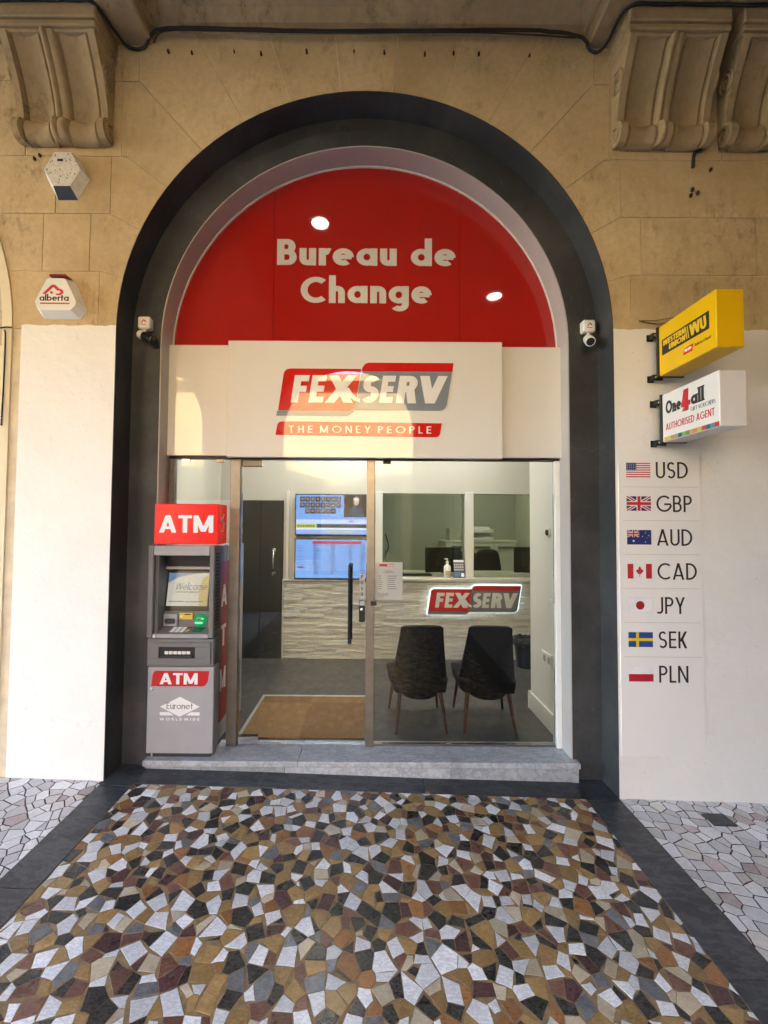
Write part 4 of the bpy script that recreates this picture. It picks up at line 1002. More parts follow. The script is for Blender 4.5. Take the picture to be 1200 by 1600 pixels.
mb = MB(); mb.bbox(-1.282, -1.195, 2.553, 2.574, .908, .985, .004); rc = keep(mb.build('receipt_unit', A1, at))
plate('receipt_slot', rounded(-1.272,.925,-1.206,.958,.012), A3, rc, front(2.553), 0, .001)
mb = MB(); mb.bbox(-1.188, -1.105, 2.564, 2.573, .950, .990, .001); ys = keep(mb.build('yellow_notice', M('notice_yellow', (.68,.48,.05), .5), at))
plate('notice_mark', disc(-1.174,.969,.009,12), LETTERW, ys, front(2.564), 0, .0008); plate('notice_text', [(-1.155,.978),(-1.115,.978),(-1.115,.984),(-1.155,.984)], INK, ys, front(2.564), 0, .0008)
mb = MB(); mb.lathe([(.040,0),(.039,-.010),(.030,-.020),(.012,-.026)], -1.058, 2.573, .945, 24, axis='Y'); cr = keep(mb.build('card_reader', EM('green_lit_plastic', (.0,.55,.16), .035), at, smooth=True))
mb = MB(); mb.bbox(-1.083, -1.033, 2.538, 2.549, .928, .940, .003); mb.bbox(-1.043, -1.028, 2.542, 2.552, .955, .962, .002); mb.build('card_slot', EM('green_bright', (.35,1.0,.6), .06), cr)
mb = MB(); mb.add([(-1.286,2.574,.906),(-.968,2.574,.906),(-.968,YA+.012,.884),(-1.286,YA+.012,.884)], [(3,2,1,0)]); mb.build('ledge', A2, at)
mb = MB(); mb.bbox(-1.303, -.966, YA-.002, YA+.014, .860, .885, .004); lip = keep(mb.build('front_lip', A1, at))
mb = MB(); mb.lathe([(.009,0),(.009,-.003)], -1.288, YA-.002, .872, 14, axis='Y'); mb.build('lock', CHROME, lip)
lz = lambda y: .884+(y-YA-.012)/(2.574-YA-.012)*.022
kp_ = sub('keypad', at)
for i in range(4):
    for j in range(4):
        x = -1.215+i*.030; y = 2.495+j*.017; mb = MB(); mb.bbox(x, x+.024, y, y+.012, lz(y)+.001, lz(y)+.006, .001)
        mb.build('key', (WHITEP if i < 3 else (M('key_green', (.2,.4,.2), .5), M('key_yellow', (.65,.5,.15), .5), M('key_red', (.5,.15,.08), .5), A3)[j]), kp_)
mb = MB(); mb.add([(-1.085,2.500,lz(2.5)+.002),(-1.022,2.500,lz(2.5)+.002),(-1.022,2.556,lz(2.556)+.002),(-1.085,2.556,lz(2.556)+.002)], [(0,1,2,3)]); mb.build('reader_glow', EM('green_glow', (.0,.20,.07), .02), at)  # glowing sheet painted on the ledge as the reader's green light
# side lettering panel
rp = [(a, b) for a, b in rounded(2.565, .30, 2.75, 1.305, .05, '0011')]
v, t = union2d([rp]); mb = MB(); raised(mb, v, t, lambda a, b, d: Vector((-.945+d, a, b)), .001); sp = keep(mb.build('side_panel', M('machine_side_red', (.22,.010,.010), .4), at))
for c, z in (('A',1.02),('T',.765),('M',.49)): write(c, .135, (-.944, 2.655, z), sp, LETTERS, .2, ux=(0,1,0), nn=(1,0,0), align='c', d=.001, name='letter', fit=.10 if c != 'T' else .085)
# lit sign box on top
TOPE = bpy.data.materials.new('lit_red_acrylic'); TOPE.use_nodes = True; b_ = TOPE.node_tree.nodes['Principled BSDF']
b_.inputs['Base Color'].default_value = (.55,.012,.012,1); b_.inputs['Roughness'].default_value = .2; b_.inputs['Emission Color'].default_value = (1,.012,.012,1); b_.inputs['Emission Strength'].default_value = .024 * LAMP_LEVEL
mb = MB(); mb.bbox(-1.305, -.918, YA, 2.61, 1.420, 1.664, .004); tb = keep(mb.build('sign_box', TOPE, at))
write('ATM', .105, (-1.112, YA-.0002, 1.490), tb, EM('lit_white_letter', (1,.93,.88), .055), .20, track=.07, d=.0012, align='c', split='letter', fit=.325)
mb = MB(); mb.tube([(-.9165,2.52+.03*math.cos(a*.3),1.52+.09*(a/20)+.02*math.sin(a*.3)) for a in range(21)], .003, 5); mb.tube([(-.9165,2.51,1.50),(-.9165,2.545,1.50),(-.9165,2.56,1.545),(-.9165,2.575,1.55)], .003, 5); mb.build('side_mark', LETTERS, tb)

# ------------------------------------------------------------------ projecting box signs
YEL = M('sign_yellow_acrylic', (.78,.47,.004), .3, var=.03); SW = M('sign_white_acrylic', (.74,.72,.70), .35, var=.03)
def boxsign(name, label, x0, x1, z0, z1, mat, ya=1.902):
    t = thing(name, label, 'sign', (x0, Y0, z0))
    o = keep(MB().bbox(x0, x1, ya, 2.286, z0, z1, .004).build('box', mat, t))
    mb = MB(); mb.bbox(x0-.008, x1+.008, 2.2865, 2.298, z0-.004, z1+.004, .002); mb.build('back_frame', BLACKM, t)
    for z in (z0-.016, z1-.055):
        mb = MB(); mb.box(x0-.024, x0+.03, 2.299, 2.306, z, z+.032); mb.box(x0-.024, x0-.017, 2.306, Y0-.0045, z, z+.032); mb.box(x0-.034, x0-.0, Y0-.008, Y0-.0042, z-.003, z+.035); bk = keep(mb.build('bracket', BLACKM, t))
        mb = MB(); mb.lathe([(.006,0),(.006,-.004)], x0-.012, 2.299, z+.016, 8, axis='Y'); mb.build('bolt', CHROME, bk)
    return t, o
def SF_(x): return lambda a, b, d: Vector((x-d, 2.286-a, b))  # face looking left; a runs from the wall outwards
s1, f1 = boxsign('projecting_sign', 'yellow projecting box sign with black money-transfer banner on the wall', 1.622, 1.756, 2.392, 2.672, YEL)
T1 = SF_(1.622)
plate('black_banner', [(.026,2.500),(.345,2.500),(.345,2.588),(.026,2.588)], INK, f1, T1, 0, .001)
YL = M('sign_yellow_letter', (.80,.52,.02), .4)
kw = dict(ux=(0,-1,0), nn=(-1,0,0), d=.001)
write('WESTERN', .030, (1.6208, 2.286-.033, 2.549), f1, YL, .24, .15, .06, fit=.160, split='letter', **kw)
write('UNION', .030, (1.6208, 2.286-.078, 2.512), f1, YL, .24, .15, .06, fit=.116, split='letter', **kw)
for k in range(2): plate('stripe', [(.205+k*.012,2.512),(.210+k*.012,2.512),(.200+k*.012,2.578),(.195+k*.012,2.578)], YL, f1, T1, .001, .002)
write('WU', .062, (1.6208, 2.286-.228, 2.514), f1, YL, .24, -.1, .02, fit=.104, split='letter', **kw)
plate('red_mark', [(.180,2.438),(.238,2.438),(.245,2.472),(.188,2.470)], LOGORED, f1, T1, 0, .001); write('FEXSERV', .014, (1.6208, 2.286-.190, 2.449), f1, LETTERW, .2, .15, .08, fit=.045, **kw)
write('Authorised Agent', .015, (1.6218, 2.286-.256, 2.451), f1, INK, .12, 0, .1, fit=.098, **kw)
s2, f2 = boxsign('projecting_sign', 'white projecting box sign with gift-voucher lettering below the yellow one', 1.635, 1.765, 2.018, 2.286, SW, 1.908)
T2 = SF_(1.635)
REDI = M('red_print', (.50,.015,.025), .5)
write('One', .072, (1.6348, 2.286-.028, 2.168), f2, INK, .24, 0, .05, serif=.25, fit=.112, split='letter', **kw)
write('4', .115, (1.6348, 2.286-.140, 2.148), f2, REDI, .26, .05, 0, fit=.062, split='letter', **kw)
plate('grey_shade', [(.145,2.150),(.192,2.150),(.192,2.172),(.160,2.180)], M('grey_print_dark', (.2,.2,.2), .5), f2, T2, .0, .0005)
write('all', .072, (1.6348, 2.286-.207, 2.168), f2, INK, .24, 0, .06, serif=.25, fit=.082, split='letter', **kw)
write('GIFT VOUCHERS', .020, (1.6348, 2.286-.206, 2.136), f2, INK, .10, 0, .14, fit=.150, **kw)
write('AUTHORISED AGENT', .037, (1.6348, 2.286-.028, 2.078), f2, REDI, .15, 0, .12, fit=.322, split='letter', **kw)
for k, c in enumerate(((.60,.35,.10),(.45,.45,.12),(.55,.20,.10),(.20,.36,.18),(.03,.05,.14),(.18,.40,.10),(.10,.25,.10),(.62,.28,.12),(.58,.22,.12),(.45,.48,.08),(.50,.06,.04),(.03,.08,.16),(.05,.25,.25),(.50,.03,.04))):
    plate('colour_square', [(.014+k*.0258,2.021),(.0395+k*.0258,2.021),(.0395+k*.0258,2.043),(.014+k*.0258,2.043)], M('stripe_%d' % k, c, .5), f2, T2, 0, .001)

# ------------------------------------------------------------------ currency list
BOARD = painted('white_list_board', (.81,.795,.775), (.6,.56,.5), .08, .45, 2, .03)
cu = thing('currency_list', 'white board listing seven currencies with flags on the painted wall right of the arch', 'board', (1.65, Y0, .26))
YC = Y0-.0075
mb = MB(); mb.bbox(1.412, 1.880, YC, Y0-.0030, .262, 1.962, .001); mb.build('board', BOARD, cu)
FR, FB, FW_, FYL = M('flag_red', (.52,.02,.03), .5), M('flag_blue', (.015,.03,.16), .5), M('flag_white', (.78,.78,.80), .5), M('flag_yellow', (.75,.50,.02), .5)
FBS = M('flag_mid_blue', (.012,.07,.26), .5)
FX, FW, FH = 1.457, .138, .083
def fp(f, poly, m, k, zc): plate('field', [(FX+a*FW, zc-FH/2+b*FH) for a, b in poly], m, f, front(YC), .0004*k, .0004*(k+1))
def rc_(a, b, c, d): return [(a,b),(c,b),(c,d),(a,d)]
def union_jack(f, x, y, w, h, zc, k0, m0=None):
    q = lambda pts: [(x+a*w, y+b*h) for a, b in pts]
    fp(f, q(rc_(0,0,1,1)), FB, k0, zc)
    for p in ([(0,0),(.12,0),(1,.88),(1,1),(.88,1),(0,.12)], ): fp(f, q(p), FW_, k0+1, zc); fp(f, q([(a, 1-b) for a, b in p][::-1]), FW_, k0+2, zc)
    for p in ([(0,0),(.05,0),(.5,.45),(.5,.5),(.45,.5),(0,.05)], [(1,1),(.95,1),(.5,.55),(.5,.5),(.55,.5),(1,.95)]): fp(f, q(p), FR, k0+3, zc); fp(f, q([(a, 1-b) for a, b in p][::-1]), FR, k0+4, zc)
    fp(f, q(rc_(0,.33,1,.67)), FW_, k0+5, zc); fp(f, q(rc_(.40,0,.60,1)), FW_, k0+6, zc); fp(f, q(rc_(0,.40,1,.60)), FR, k0+7, zc); fp(f, q(rc_(.44,0,.56,1)), FR, k0+8, zc)
LEAF = [(.5,.12),(.515,.12),(.51,.32),(.58,.30),(.57,.36),(.66,.50),(.63,.52),(.645,.62),(.595,.605),(.585,.64),(.545,.585),(.56,.76),(.53,.735),(.5,.86)]
LEAF = LEAF + [(1-a, b) for a, b in LEAF[::-1] if a != .5]
for i, code in enumerate(('USD','GBP','AUD','CAD','JPY','SEK','PLN')):
    zc = 1.868-i*.1922; f = sub('flag', cu); f['label'] = ('red and white striped flag with blue corner','blue flag with red and white crosses','blue flag with white stars and a small cross corner','red and white flag with a maple leaf','white flag with a red disc','blue flag with a yellow cross','white over red flag')[i]
    if i == 0:
        for k in range(13): fp(f, rc_(0,k/13,1,(k+1)/13), FR if k % 2 == 0 else FW_, 0, zc)
        fp(f, rc_(0,6/13,.42,1), FB, 1, zc)
        for r_ in range(4):
            for c in range(5): fp(f, disc(.045+c*.083, .53+r_*.125, .016, 6, .026), FW_, 2, zc)
    elif i == 1: union_jack(f, 0, 0, 1, 1, zc, 0)
    elif i == 2:
        fp(f, rc_(0,0,1,1), FB, 0, zc); union_jack(f, 0, .5, .5, .5, zc, 1)
        for x, y, r in ((.27,.25,.055),(.76,.82,.026),(.64,.56,.026),(.76,.18,.026),(.89,.62,.026),(.82,.46,.014)):
            st_ = []
            for k in range(14): a = R(90+k*360/14); rr = r*(1 if k % 2 == 0 else .5); st_.append((x+rr*math.cos(a), y+rr*1.66*math.sin(a)))
            fp(f, st_, FW_, 1, zc)
    elif i == 3: fp(f, rc_(0,0,1,1), FW_, 0, zc); fp(f, rc_(0,0,.24,1), FR, 1, zc); fp(f, rc_(.76,0,1,1), FR, 1, zc); fp(f, LEAF, FR, 1, zc)
    elif i == 4:
        fp(f, rc_(-.008,-.012,1.008,1.012), M('flag_edge_grey', (.5,.5,.52), .5), 0, zc); fp(f, rc_(0,0,1,1), FW_, 1, zc); fp(f, disc(.5,.5,.175,22,.29), M('flag_disc_red', (.33,.006,.014), .5), 2, zc)
    elif i == 5: fp(f, rc_(0,0,1,1), FBS, 0, zc); fp(f, rc_(.31,0,.43,1), FYL, 1, zc); fp(f, rc_(0,.40,1,.60), FYL, 2, zc)
    else: fp(f, rc_(0,.5,1,1), FW_, 0, zc); fp(f, rc_(0,0,1,.5), M('flag_crimson', (.45,.008,.03), .5), 0, zc)
    write(code, .094, (1.627, YC-.0001, zc-.047), cu, INK, .122, track=.12, d=.0008, split='letter', wide=.95)
    if i < 6: mb = MB(); mb.box(1.432, 1.868, YC-.0006, YC+.001, zc-.0975, zc-.0960); mb.build('rule', M('faint_rule', (.42,.42,.45), .6), cu)

# ------------------------------------------------------------------ alarm boxes and cameras
def frustum(mb, base, fr, yb, yf, cx, cz, mi=0, bottom=None):
    n = len(base); vs = [(cx+a, yb, cz+b) for a, b in base] + [(cx+a, yf, cz+b) for a, b in fr]
    mb.add(vs, [tuple(range(n, 2*n))] + [(i, (i+1)%n, n+(i+1)%n, n+i) for i in range(n) if i != bottom], mi)
    return [vs[bottom], vs[(bottom+1)%n], vs[n+(bottom+1)%n], vs[n+bottom]] if bottom is not None else None
al = thing('alarm_box', 'fly-specked white hexagonal alarm box with black base below the corner corbel', 'alarm box', (-1.80, Y0, 3.55))
base = [(-.058,.125),(.058,.125),(.125,.0),(.058,-.125),(-.058,-.125),(-.125,.0)]
mb = MB(); hexa = [(a*.84-.006, b*.80+.022) for a, b in base]; bq = frustum(mb, base, hexa, Y0-.002, Y0-.048, -1.788, 3.56, 0, 3); fixn(mb.build('housing', SPECK, al))
mb = MB(); mb.add(bq, [(0,1,2,3)]); mb.build('lamp_lens', BLACKM, al)
rs = random.Random(5); mb = MB()
for k in range(55):
    x, z = rs.uniform(-.095,.085), rs.uniform(-.07,.115)
    if abs(x)+abs(z-.02)*.6 < .11: mb.prism(disc(-1.792+x, 3.56+z, rs.uniform(.0012,.0035), 6), Y0-.0490, Y0-.0478)
struct(mb.build('specks', M('fly_speck', (.05,.035,.025), .8), al), 'stuff')
plate('badge', rounded(-.036,.068,-.002,.082,.003), INK, al, front(Y0-.048, -1.788, 3.56), 0, .0008)
a2 = thing('alarm_box', 'white triangular alarm box with red lens and company mark above the white paint', 'alarm box', (-1.80, Y0, 2.82))
base = [(-.046,.118),(.052,.118),(.072,.105),(.142,-.045),(.138,-.075),(.108,-.112),(-.098,-.112),(-.128,-.075),(-.134,-.045),(-.062,.105)]
mb = MB(); fr_ = [(a*.84-.006, b*.80+.006) for a, b in base]; frustum(mb, base, fr_, Y0-.002, Y0-.055, -1.800, 2.835); fixn(mb.build('housing', WHITEP, a2))
mb = MB(); mb.prism([(-.050+-1.8,2.9545),(.056-1.8,2.9545),(.046-1.8,2.963),(-.040-1.8,2.963)], Y0-.05, Y0-.003); mb.build('red_lens', M('red_lens', (.25,.008,.015), .25), a2)
TA = front(Y0-.055, -1.806, 2.835)
for poly in ([(-.072,.012),(-.052,.012),(-.010,.062),(.012,.036),(.024,.036),(.034,.026),(.024,.014),(.000,.014),(.010,.002),(.030,.002),(.050,.022),(.040,.044),(.024,.050),(.0,.078),(-.020,.078)], disc(-.020,.022,.009,14)):
    plate('emblem', [(a*1.0, b*.8) for a, b in poly], M('emblem_red', (.55,.02,.04), .4), a2, TA, 0, .0012)
write('alberta', .036, (-1.810, Y0-.0551, 2.805), a2, INK, .17, track=.08, d=.001, align='c', fit=.165)
mb = MB()
for k in range(16): mb.box(-1.888+k*.0105, -1.880+k*.0105, Y0-.0562, Y0-.0550, 2.786, 2.794)
mb.build('small_print', M('emblem_red', (.55,.02,.04)), a2)
def cctv(x, z, aim, label):
    t = thing('security_camera', label, 'camera', (x, Y1, z), 'bullet cameras on the arch')
    mb = MB(); mb.bbox(x-.038, x+.038, Y1-.050, Y1-.0005, z-.036, z+.040, .008); jb = keep(mb.build('junction_box', WHITEP, t))
    plate('sticker', [(-.022,-.022),(.022,-.022),(.022,.026),(-.022,.026)], LETTERW, jb, front(Y1-.050, x, z), 0, .0006)
    plate('sticker_mark', [(-.015,-.004),(-.009,-.004),(.001,.012),(.008,.004),(.014,.0),(.016,.008),(.006,.018),(-.003,.018)], M('emblem_red', (.55,.02,.04)), jb, front(Y1-.050, x, z), .0006, .0012)
    plate('sticker_mark', [(-.016,-.014),(.016,-.014),(.016,-.010),(-.016,-.010)], M('emblem_red', (.55,.02,.04)), jb, front(Y1-.050, x, z), .0006, .0012)
    p = Vector((x+(.008 if aim[0] > 0 else -.004), Y1-.045, z-.085)); d = Vector(aim).normalized()
    mb = MB(); mb.tube([(x, Y1-.030, z-.034), (x, Y1-.034, z-.06), p], .008, 8); mb.build('arm', WHITEP, t)
    mb = MB(); mb.tube([p-d*.045, p-d*.040, p-d*.002], [.020,.027,.027], 16); mb.build('rear_shell', WHITEP, t, smooth=True, auto=40)
    mb = MB(); mb.tube([p-d*.002, p+d*.062, p+d*.075], [.0285,.0285,.027], 16); mb.build('front_shell', BLACKM if aim[0] > 0 else WHITEP, t, smooth=True, auto=40)
    mb = MB(); mb.tube([p+d*.0752, p+d*.078], [.023,.021], 16); mb.build('lens', M('lens_glass', (.008,.008,.01), .08), t)
cctv(-1.392, 2.765, (.82,-.30,-.42), 'bullet camera with black barrel on the left inner side of the arch')
cctv(1.320, 2.763, (-.28,-.78,-.50), 'white bullet camera on the inner side of the arch near the yellow sign')

# ------------------------------------------------------------------ cables and small fixings
def cable(name, pts, r, label, mat=BLACKR, sub_=6):
    P_ = [Vector(p) for p in pts]; out = []
    for i in range(len(P_)-1):
        p0, p1, p2, p3 = P_[max(0,i-1)], P_[i], P_[i+1], P_[min(len(P_)-1,i+2)]
        for k in range(sub_):
            t = k/sub_; out.append(.5*((2*p1)+(-p0+p2)*t+(2*p0-5*p1+4*p2-p3)*t*t+(-p0+3*p1-3*p2+p3)*t**3)+Vector((0, 0, rnd.uniform(-1,1)*r*.25)))
    out.append(P_[-1]); mb = MB(); mb.tube(out, r, 7); return tag(mb.build(name, mat, None, smooth=True), label, 'cable')
cable('cable', [(-2.6,Y0-.19,4.375),(-2.1,Y0-.214,4.378),(-1.62,Y0-.214,4.378),(-1.53,Y0-.203,4.372),(-1.49,Y0-.09,4.365),(-1.45,Y0-.018,4.352),(-1.36,Y0-.014,4.355),(-1.27,Y0-.04,4.43),(-1.0,Y0-.045,4.437),(-.4,Y0-.04,4.432),(.3,Y0-.042,4.436),(.9,Y0-.043,4.440),(1.2,Y0-.035,4.415),(1.27,Y0-.014,4.365),(1.32,Y0-.014,4.345),(1.355,Y0-.05,4.36),(1.385,Y0-.203,4.372),(1.6,Y0-.214,4.378),(2.1,Y0-.214,4.374),(2.9,Y0-.214,4.372)], .0085, 'thick black cable strung along the ceiling edge above the corbels')
cable('cable', [(-1.30,Y0-.02,4.375),(-1.22,Y0-.045,4.418),(-.9,Y0-.045,4.420),(-.2,Y0-.045,4.413),(.6,Y0-.045,4.422),(1.18,Y0-.04,4.40)], .004, 'thin dark wire sagging just under the thick ceiling cable')
cable('cable', [(1.97,Y0-.19,4.42),(1.975,Y0-.10,4.30),(1.97,Y0-.02,4.1),(1.95,Y0-.014,3.8),(1.885,Y0-.012,3.74),(1.872,Y0-.012,3.65)], .009, 'dark cable dropping between the two neighbouring corbels')
cable('cable', [(1.545,Y0-.008,2.735),(1.60,Y0-.02,2.715),(1.66,Y0-.022,2.710),(1.72,Y0-.03,2.722),(1.76,Y0-.03,2.74)], .0035, 'brown wire loop feeding the yellow projecting sign', M('brown_wire', (.16,.09,.03), .6))
cable('cable', [(1.56,Y0-.008,2.737),(1.64,Y0-.02,2.733),(1.72,Y0-.02,2.748),(1.77,Y0-.03,2.745)], .0025, 'thin upper wire beside the loop at the yellow sign', M('brown_wire', (.16,.09,.03)))
cable('cable', [(-2.35,Y0-.02,2.640),(-2.2,Y0-.02,2.655),(-2.12,Y0-.018,2.668),(-2.085,Y0-.01,2.672)], .004, 'dark wire across the spring of the neighbouring arch at the far left')
cable('cable', [(-2.122,Y0-.015,2.655),(-2.118,Y0-.012,2.60),(-2.120,Y0-.012,2.3),(-2.124,Y0-.012,2.1)], .004, 'dark wire running down the neighbouring arch edge at the far left')
for k, (x, z) in enumerate(((-1.22,4.34),(-1.08,4.332),(-.83,4.342),(-.67,4.330),(-.40,4.345),(-.12,4.348),(.06,4.342),(.30,4.335),(.47,4.342),(.62,4.338),(.92,4.33),(-1.96,3.70),(-1.99,3.68),(1.98,3.64),(1.87,3.52),(1.90,3.50),(1.86,3.485))):
    mb = MB(); s = rnd.uniform(.006,.012); mb.prism([(x-s*.5,z-s),(x+s*.6,z-s*.7),(x+s*.4,z+s),(x-s*.6,z+s*.8)], Y0-.014, Y0+.001)
    w = ('first','second','third','fourth','fifth','sixth','seventh','eighth','ninth','tenth','last')
    lb = w[k]+' rusted iron stub from the left in the row under the ceiling cable' if k < 11 else ('upper of two rusted stubs beside the fly-specked alarm box','lower of two rusted stubs beside the fly-specked alarm box','lone rusted stub below the gap between two corbels','upper of three rusted stubs above the yellow sign','right one of three rusted stubs above the yellow sign','lowest of three rusted stubs above the yellow sign')[k-11]
    tag(mb.build('iron_stub', M('rusted_iron', (.03,.018,.012), .8), None), lb, 'iron stub', 'rusted stubs in the limestone')

# ------------------------------------------------------------------ inside: mat, chairs, bin, office
MATB = M('brown_coir', (.185,.095,.034), .95, var=.3, vs=90, bmp=.8, bs=500); MATL = M('light_coir', (.235,.128,.047), .95, var=.3, vs=90, bmp=.8, bs=500); ALU = M('aluminium_trim', (.62,.60,.55), .4, .6)
mt_ = thing('doormat', 'brown coir doormat in a pale metal frame inside the glass door', 'doormat', (-.44, 3.05, FL))
for a, b, c, d, m in ((-.845,-.46,2.712,3.235,MATL), (-.46,-.035,2.712,3.235,MATB), (-.845,-.46,3.235,3.352,MATB), (-.46,-.035,3.235,3.352,MATL)):
    mb = MB(); mb.box(a+.0005, b-.0005, c, d, FL+.0005, FL+.010); mb.build('mat_section', m, mt_)
mb = MB(); mb.bbox(-.868, -.8455, 2.706, 3.375, FL+.0005, FL+.013, .002); mb.bbox(-.8455, -.0355, 3.3525, 3.375, FL+.0005, FL+.013, .002); mb.build('frame', ALU, mt_)
LEATH = M('black_leatherette', (.006,.006,.0065), .6, var=.2, vs=30, bmp=.15, bs=400, spec=.15); WOODL = M('dark_red_wood', (.060,.016,.011), .35, var=.3, vs=14)
def chair(x, y, rz, label):
    t = thing('visitor_chair', label, 'chair', (0,0,0), 'black visitor chairs behind the glass')
    def hw(v): return .140+.066*(1-v)**1.15-.05*max(0, (.16-v)/.16)**2
    def back(off):
        def f(u, v):
            a = (u*2-1); k = hw(v); top = .006*(1-a*a)
            wrap = .10*abs(a)**2.6*(1-.75*v)
            return (a*k, -.19+wrap-.085*(v-.15)+off*(1-.35*abs(a)**4), .245+v*.475+top-.010*abs(a)**10*(v > .95)-.035*(1-abs(a)**2.5)*(1-v)**6)
        return f
    mb = MB(); nu, nv = 16, 16
    mb.grid(back(0), nu, nv); mb.grid(back(.045), nu, nv)
    n = (nu+1)*(nv+1); idx = lambda i, j: i*(nv+1)+j
    edge = [(idx(i,0), idx(i+1,0)) for i in range(nu)] + [(idx(nu,j), idx(nu,j+1)) for j in range(nv)] + [(idx(i+1,nv), idx(i,nv)) for i in range(nu-1,-1,-1)] + [(idx(0,j+1), idx(0,j)) for j in range(nv-1,-1,-1)]
    mb.f += [(a, b, n+b, n+a) for a, b in edge]; mb.m += [0]*len(edge)
    fixn(mb.build('backrest', LEATH, t, smooth=True, auto=60))
    mb = MB()
    def seat(u, v):
        a = u*2-1; b = v*2-1; k = (.195+.020*v)*(1-.10*abs(b)**6); return (a*k, .02+b*.205, .335+.035*(1-abs(a)**5)*(1-abs(b)**5))
    mb.grid(seat, 14, 14); mb.grid(lambda u, v: (seat(u,v)[0]*.94, seat(u,v)[1], .265), 14, 14)
    n = 225; idx = lambda i, j: i*15+j
    edge = [(idx(i,0), idx(i+1,0)) for i in range(14)] + [(idx(14,j), idx(14,j+1)) for j in range(14)] + [(idx(i+1,14), idx(i,14)) for i in range(13,-1,-1)] + [(idx(0,j+1), idx(0,j)) for j in range(13,-1,-1)]
    mb.f += [(a, b, n+b, n+a) for a, b in edge]; mb.m += [0]*len(edge)
    fixn(mb.build('seat', LEATH, t, smooth=True, auto=60))
    for sx in (-1, 1):
        for p, q in (((sx*.135,-.13,.28),(sx*.172,-.205,.0)), ((sx*.150,.16,.275),(sx*.186,.195,.0))):
            mb = MB(); mb.tube([p, q], [.017,.009], 10); mb.build('leg', WOODL, t, smooth=True, auto=50)
    t.location = (x, y, FL+.001); t.rotation_euler = (0, 0, rz); return t
chair(.338, 2.985, R(2), 'black leatherette chair nearer the door seen from behind through the glass')
chair(.815, 2.985, R(-3), 'black leatherette chair nearer the bin seen from behind through the glass')
bn = thing('waste_bin', 'black waste bin with a black liner by the counter end', 'bin', (1.575, 4.10, FL))
mb = MB(); mb.lathe([(.085,0),(.115,.27),(.118,.275),(.108,.278),(.08,.02)], 1.545, 4.12, FL+.001, 20); mb.build('body', BLACKM, bn, smooth=True, auto=50)
mb = MB(); rs = random.Random(2); mb.lathe([(.121,.20+rs.uniform(-.01,.01)),(.126,.24),(.124,.285),(.112,.292),(.10,.25)], 1.545, 4.12, FL, 22)
mb.v = [(x+rs.uniform(-.006,.006), y+rs.uniform(-.006,.006), z+rs.uniform(-.012,.006)) for x, y, z in mb.v]; mb.build('liner', M('black_bin_bag', (.012,.012,.012), .25), bn, smooth=True)
# on the counter
sb = thing('sanitiser_bottle', 'white pump bottle standing on the counter ledge', 'bottle', (.775, YB-.03, 1.0))
mb = MB(); mb.lathe([(.034,0),(.037,.004),(.037,.105),(.030,.125),(.013,.138),(.013,.150)], .800, YB-.028, 1.0005, 20); mb.build('body', WHITEP, sb, smooth=True, auto=45)
mb = MB(); mb.lathe([(.016,.150),(.016,.168),(.006,.172),(.006,.192)], .800, YB-.028, 1.0005, 14); mb.bbox(.772, .808, YB-.036, YB-.020, 1.190, 1.202, .003); mb.build('pump', WHITEP, sb)
mb = MB(); mb.box(.772, .828, YB-.0665, YB-.0655, 1.03, 1.075); mb.build('label_patch', M('label_tan', (.45,.36,.25), .6), sb)
cb_ = thing('desk_card', 'small dark blue calendar card with white squares beside the bottle', 'card', (.92, YB-.02, 1.0))
mb = MB(); mb.add([(.868,YB-.035,1.0005),(.985,YB-.035,1.0005),(.985,YB+.008,1.185),(.868,YB+.008,1.185),(.868,YB-.030,1.0005),(.985,YB-.030,1.0005),(.985,YB+.013,1.185),(.868,YB+.013,1.185)], [(0,1,2,3),(4,7,6,5),(3,2,6,7),(0,3,7,4),(1,5,6,2)]); mb.build('card', M('card_blue', (.05,.06,.13), .5), cb_)
TC = lambda a, b, d: Vector((a, YB-.035+(b-1.0)*.232-d, b))
plate('card_header', [(.872,1.16),(.981,1.16),(.981,1.183),(.872,1.183)], LETTERW, cb_, TC, .0005, .001)
for i in range(5):
    for j in range(3): plate('date_square', [(.876+i*.021,1.075+j*.026),(.890+i*.021,1.075+j*.026),(.890+i*.021,1.093+j*.026),(.876+i*.021,1.093+j*.026)], LETTERS, cb_, TC, .0005, .001)
plate('card_picture', [(.876,1.012),(.94,1.012),(.94,1.06),(.876,1.06)], M('card_photo', (.12,.2,.4), .5), cb_, TC, .0005, .001); plate('card_picture', [(.946,1.012),(.978,1.012),(.978,1.05),(.946,1.05)], LETTERW, cb_, TC, .0005, .001)
# office furniture
dk = thing('office_desk', 'pale office desk behind the transaction windows', 'desk', (.9, 5.0, FL))
mb = MB(); mb.bbox(-.05, 2.4, YB+.41, 5.5, .925, .95, .004); mb.build('top', CTOP, dk); mb = MB(); mb.box(-.04, 2.38, 5.44, 5.46, FL, .925); mb.build('panel', CTOP, dk)
def monitor(x, y, w, h, z, rz, label):
    t = thing('computer_monitor', label, 'monitor', (x, y, .95), 'monitors behind the transaction windows'); c, s = math.cos(rz), math.sin(rz)
    def put(nm, bx, m):
        mb = MB(); mb.bbox(*bx, .006); mb.v = [(x+a*c-b*s, y+a*s+b*c, z0) for a, b, z0 in mb.v]; return mb.build(nm, m, t)
    put('back_shell', (-w/2, w/2, -.012, .02, z, z+h), BLACKM); put('rear_bulge', (-w/4, w/4, -.045, -.012, z+h*.25, z+h*.75), BLACKM)
    put('stand', (-.03, .03, -.05, -.015, .95, z+h*.4), BLACKM); put('foot', (-.12, .12, -.10, .06, .9505, .962), BLACKM)
monitor(.87, 4.95, .44, .30, .985, R(6), 'black computer monitor seen from behind above the bottle')
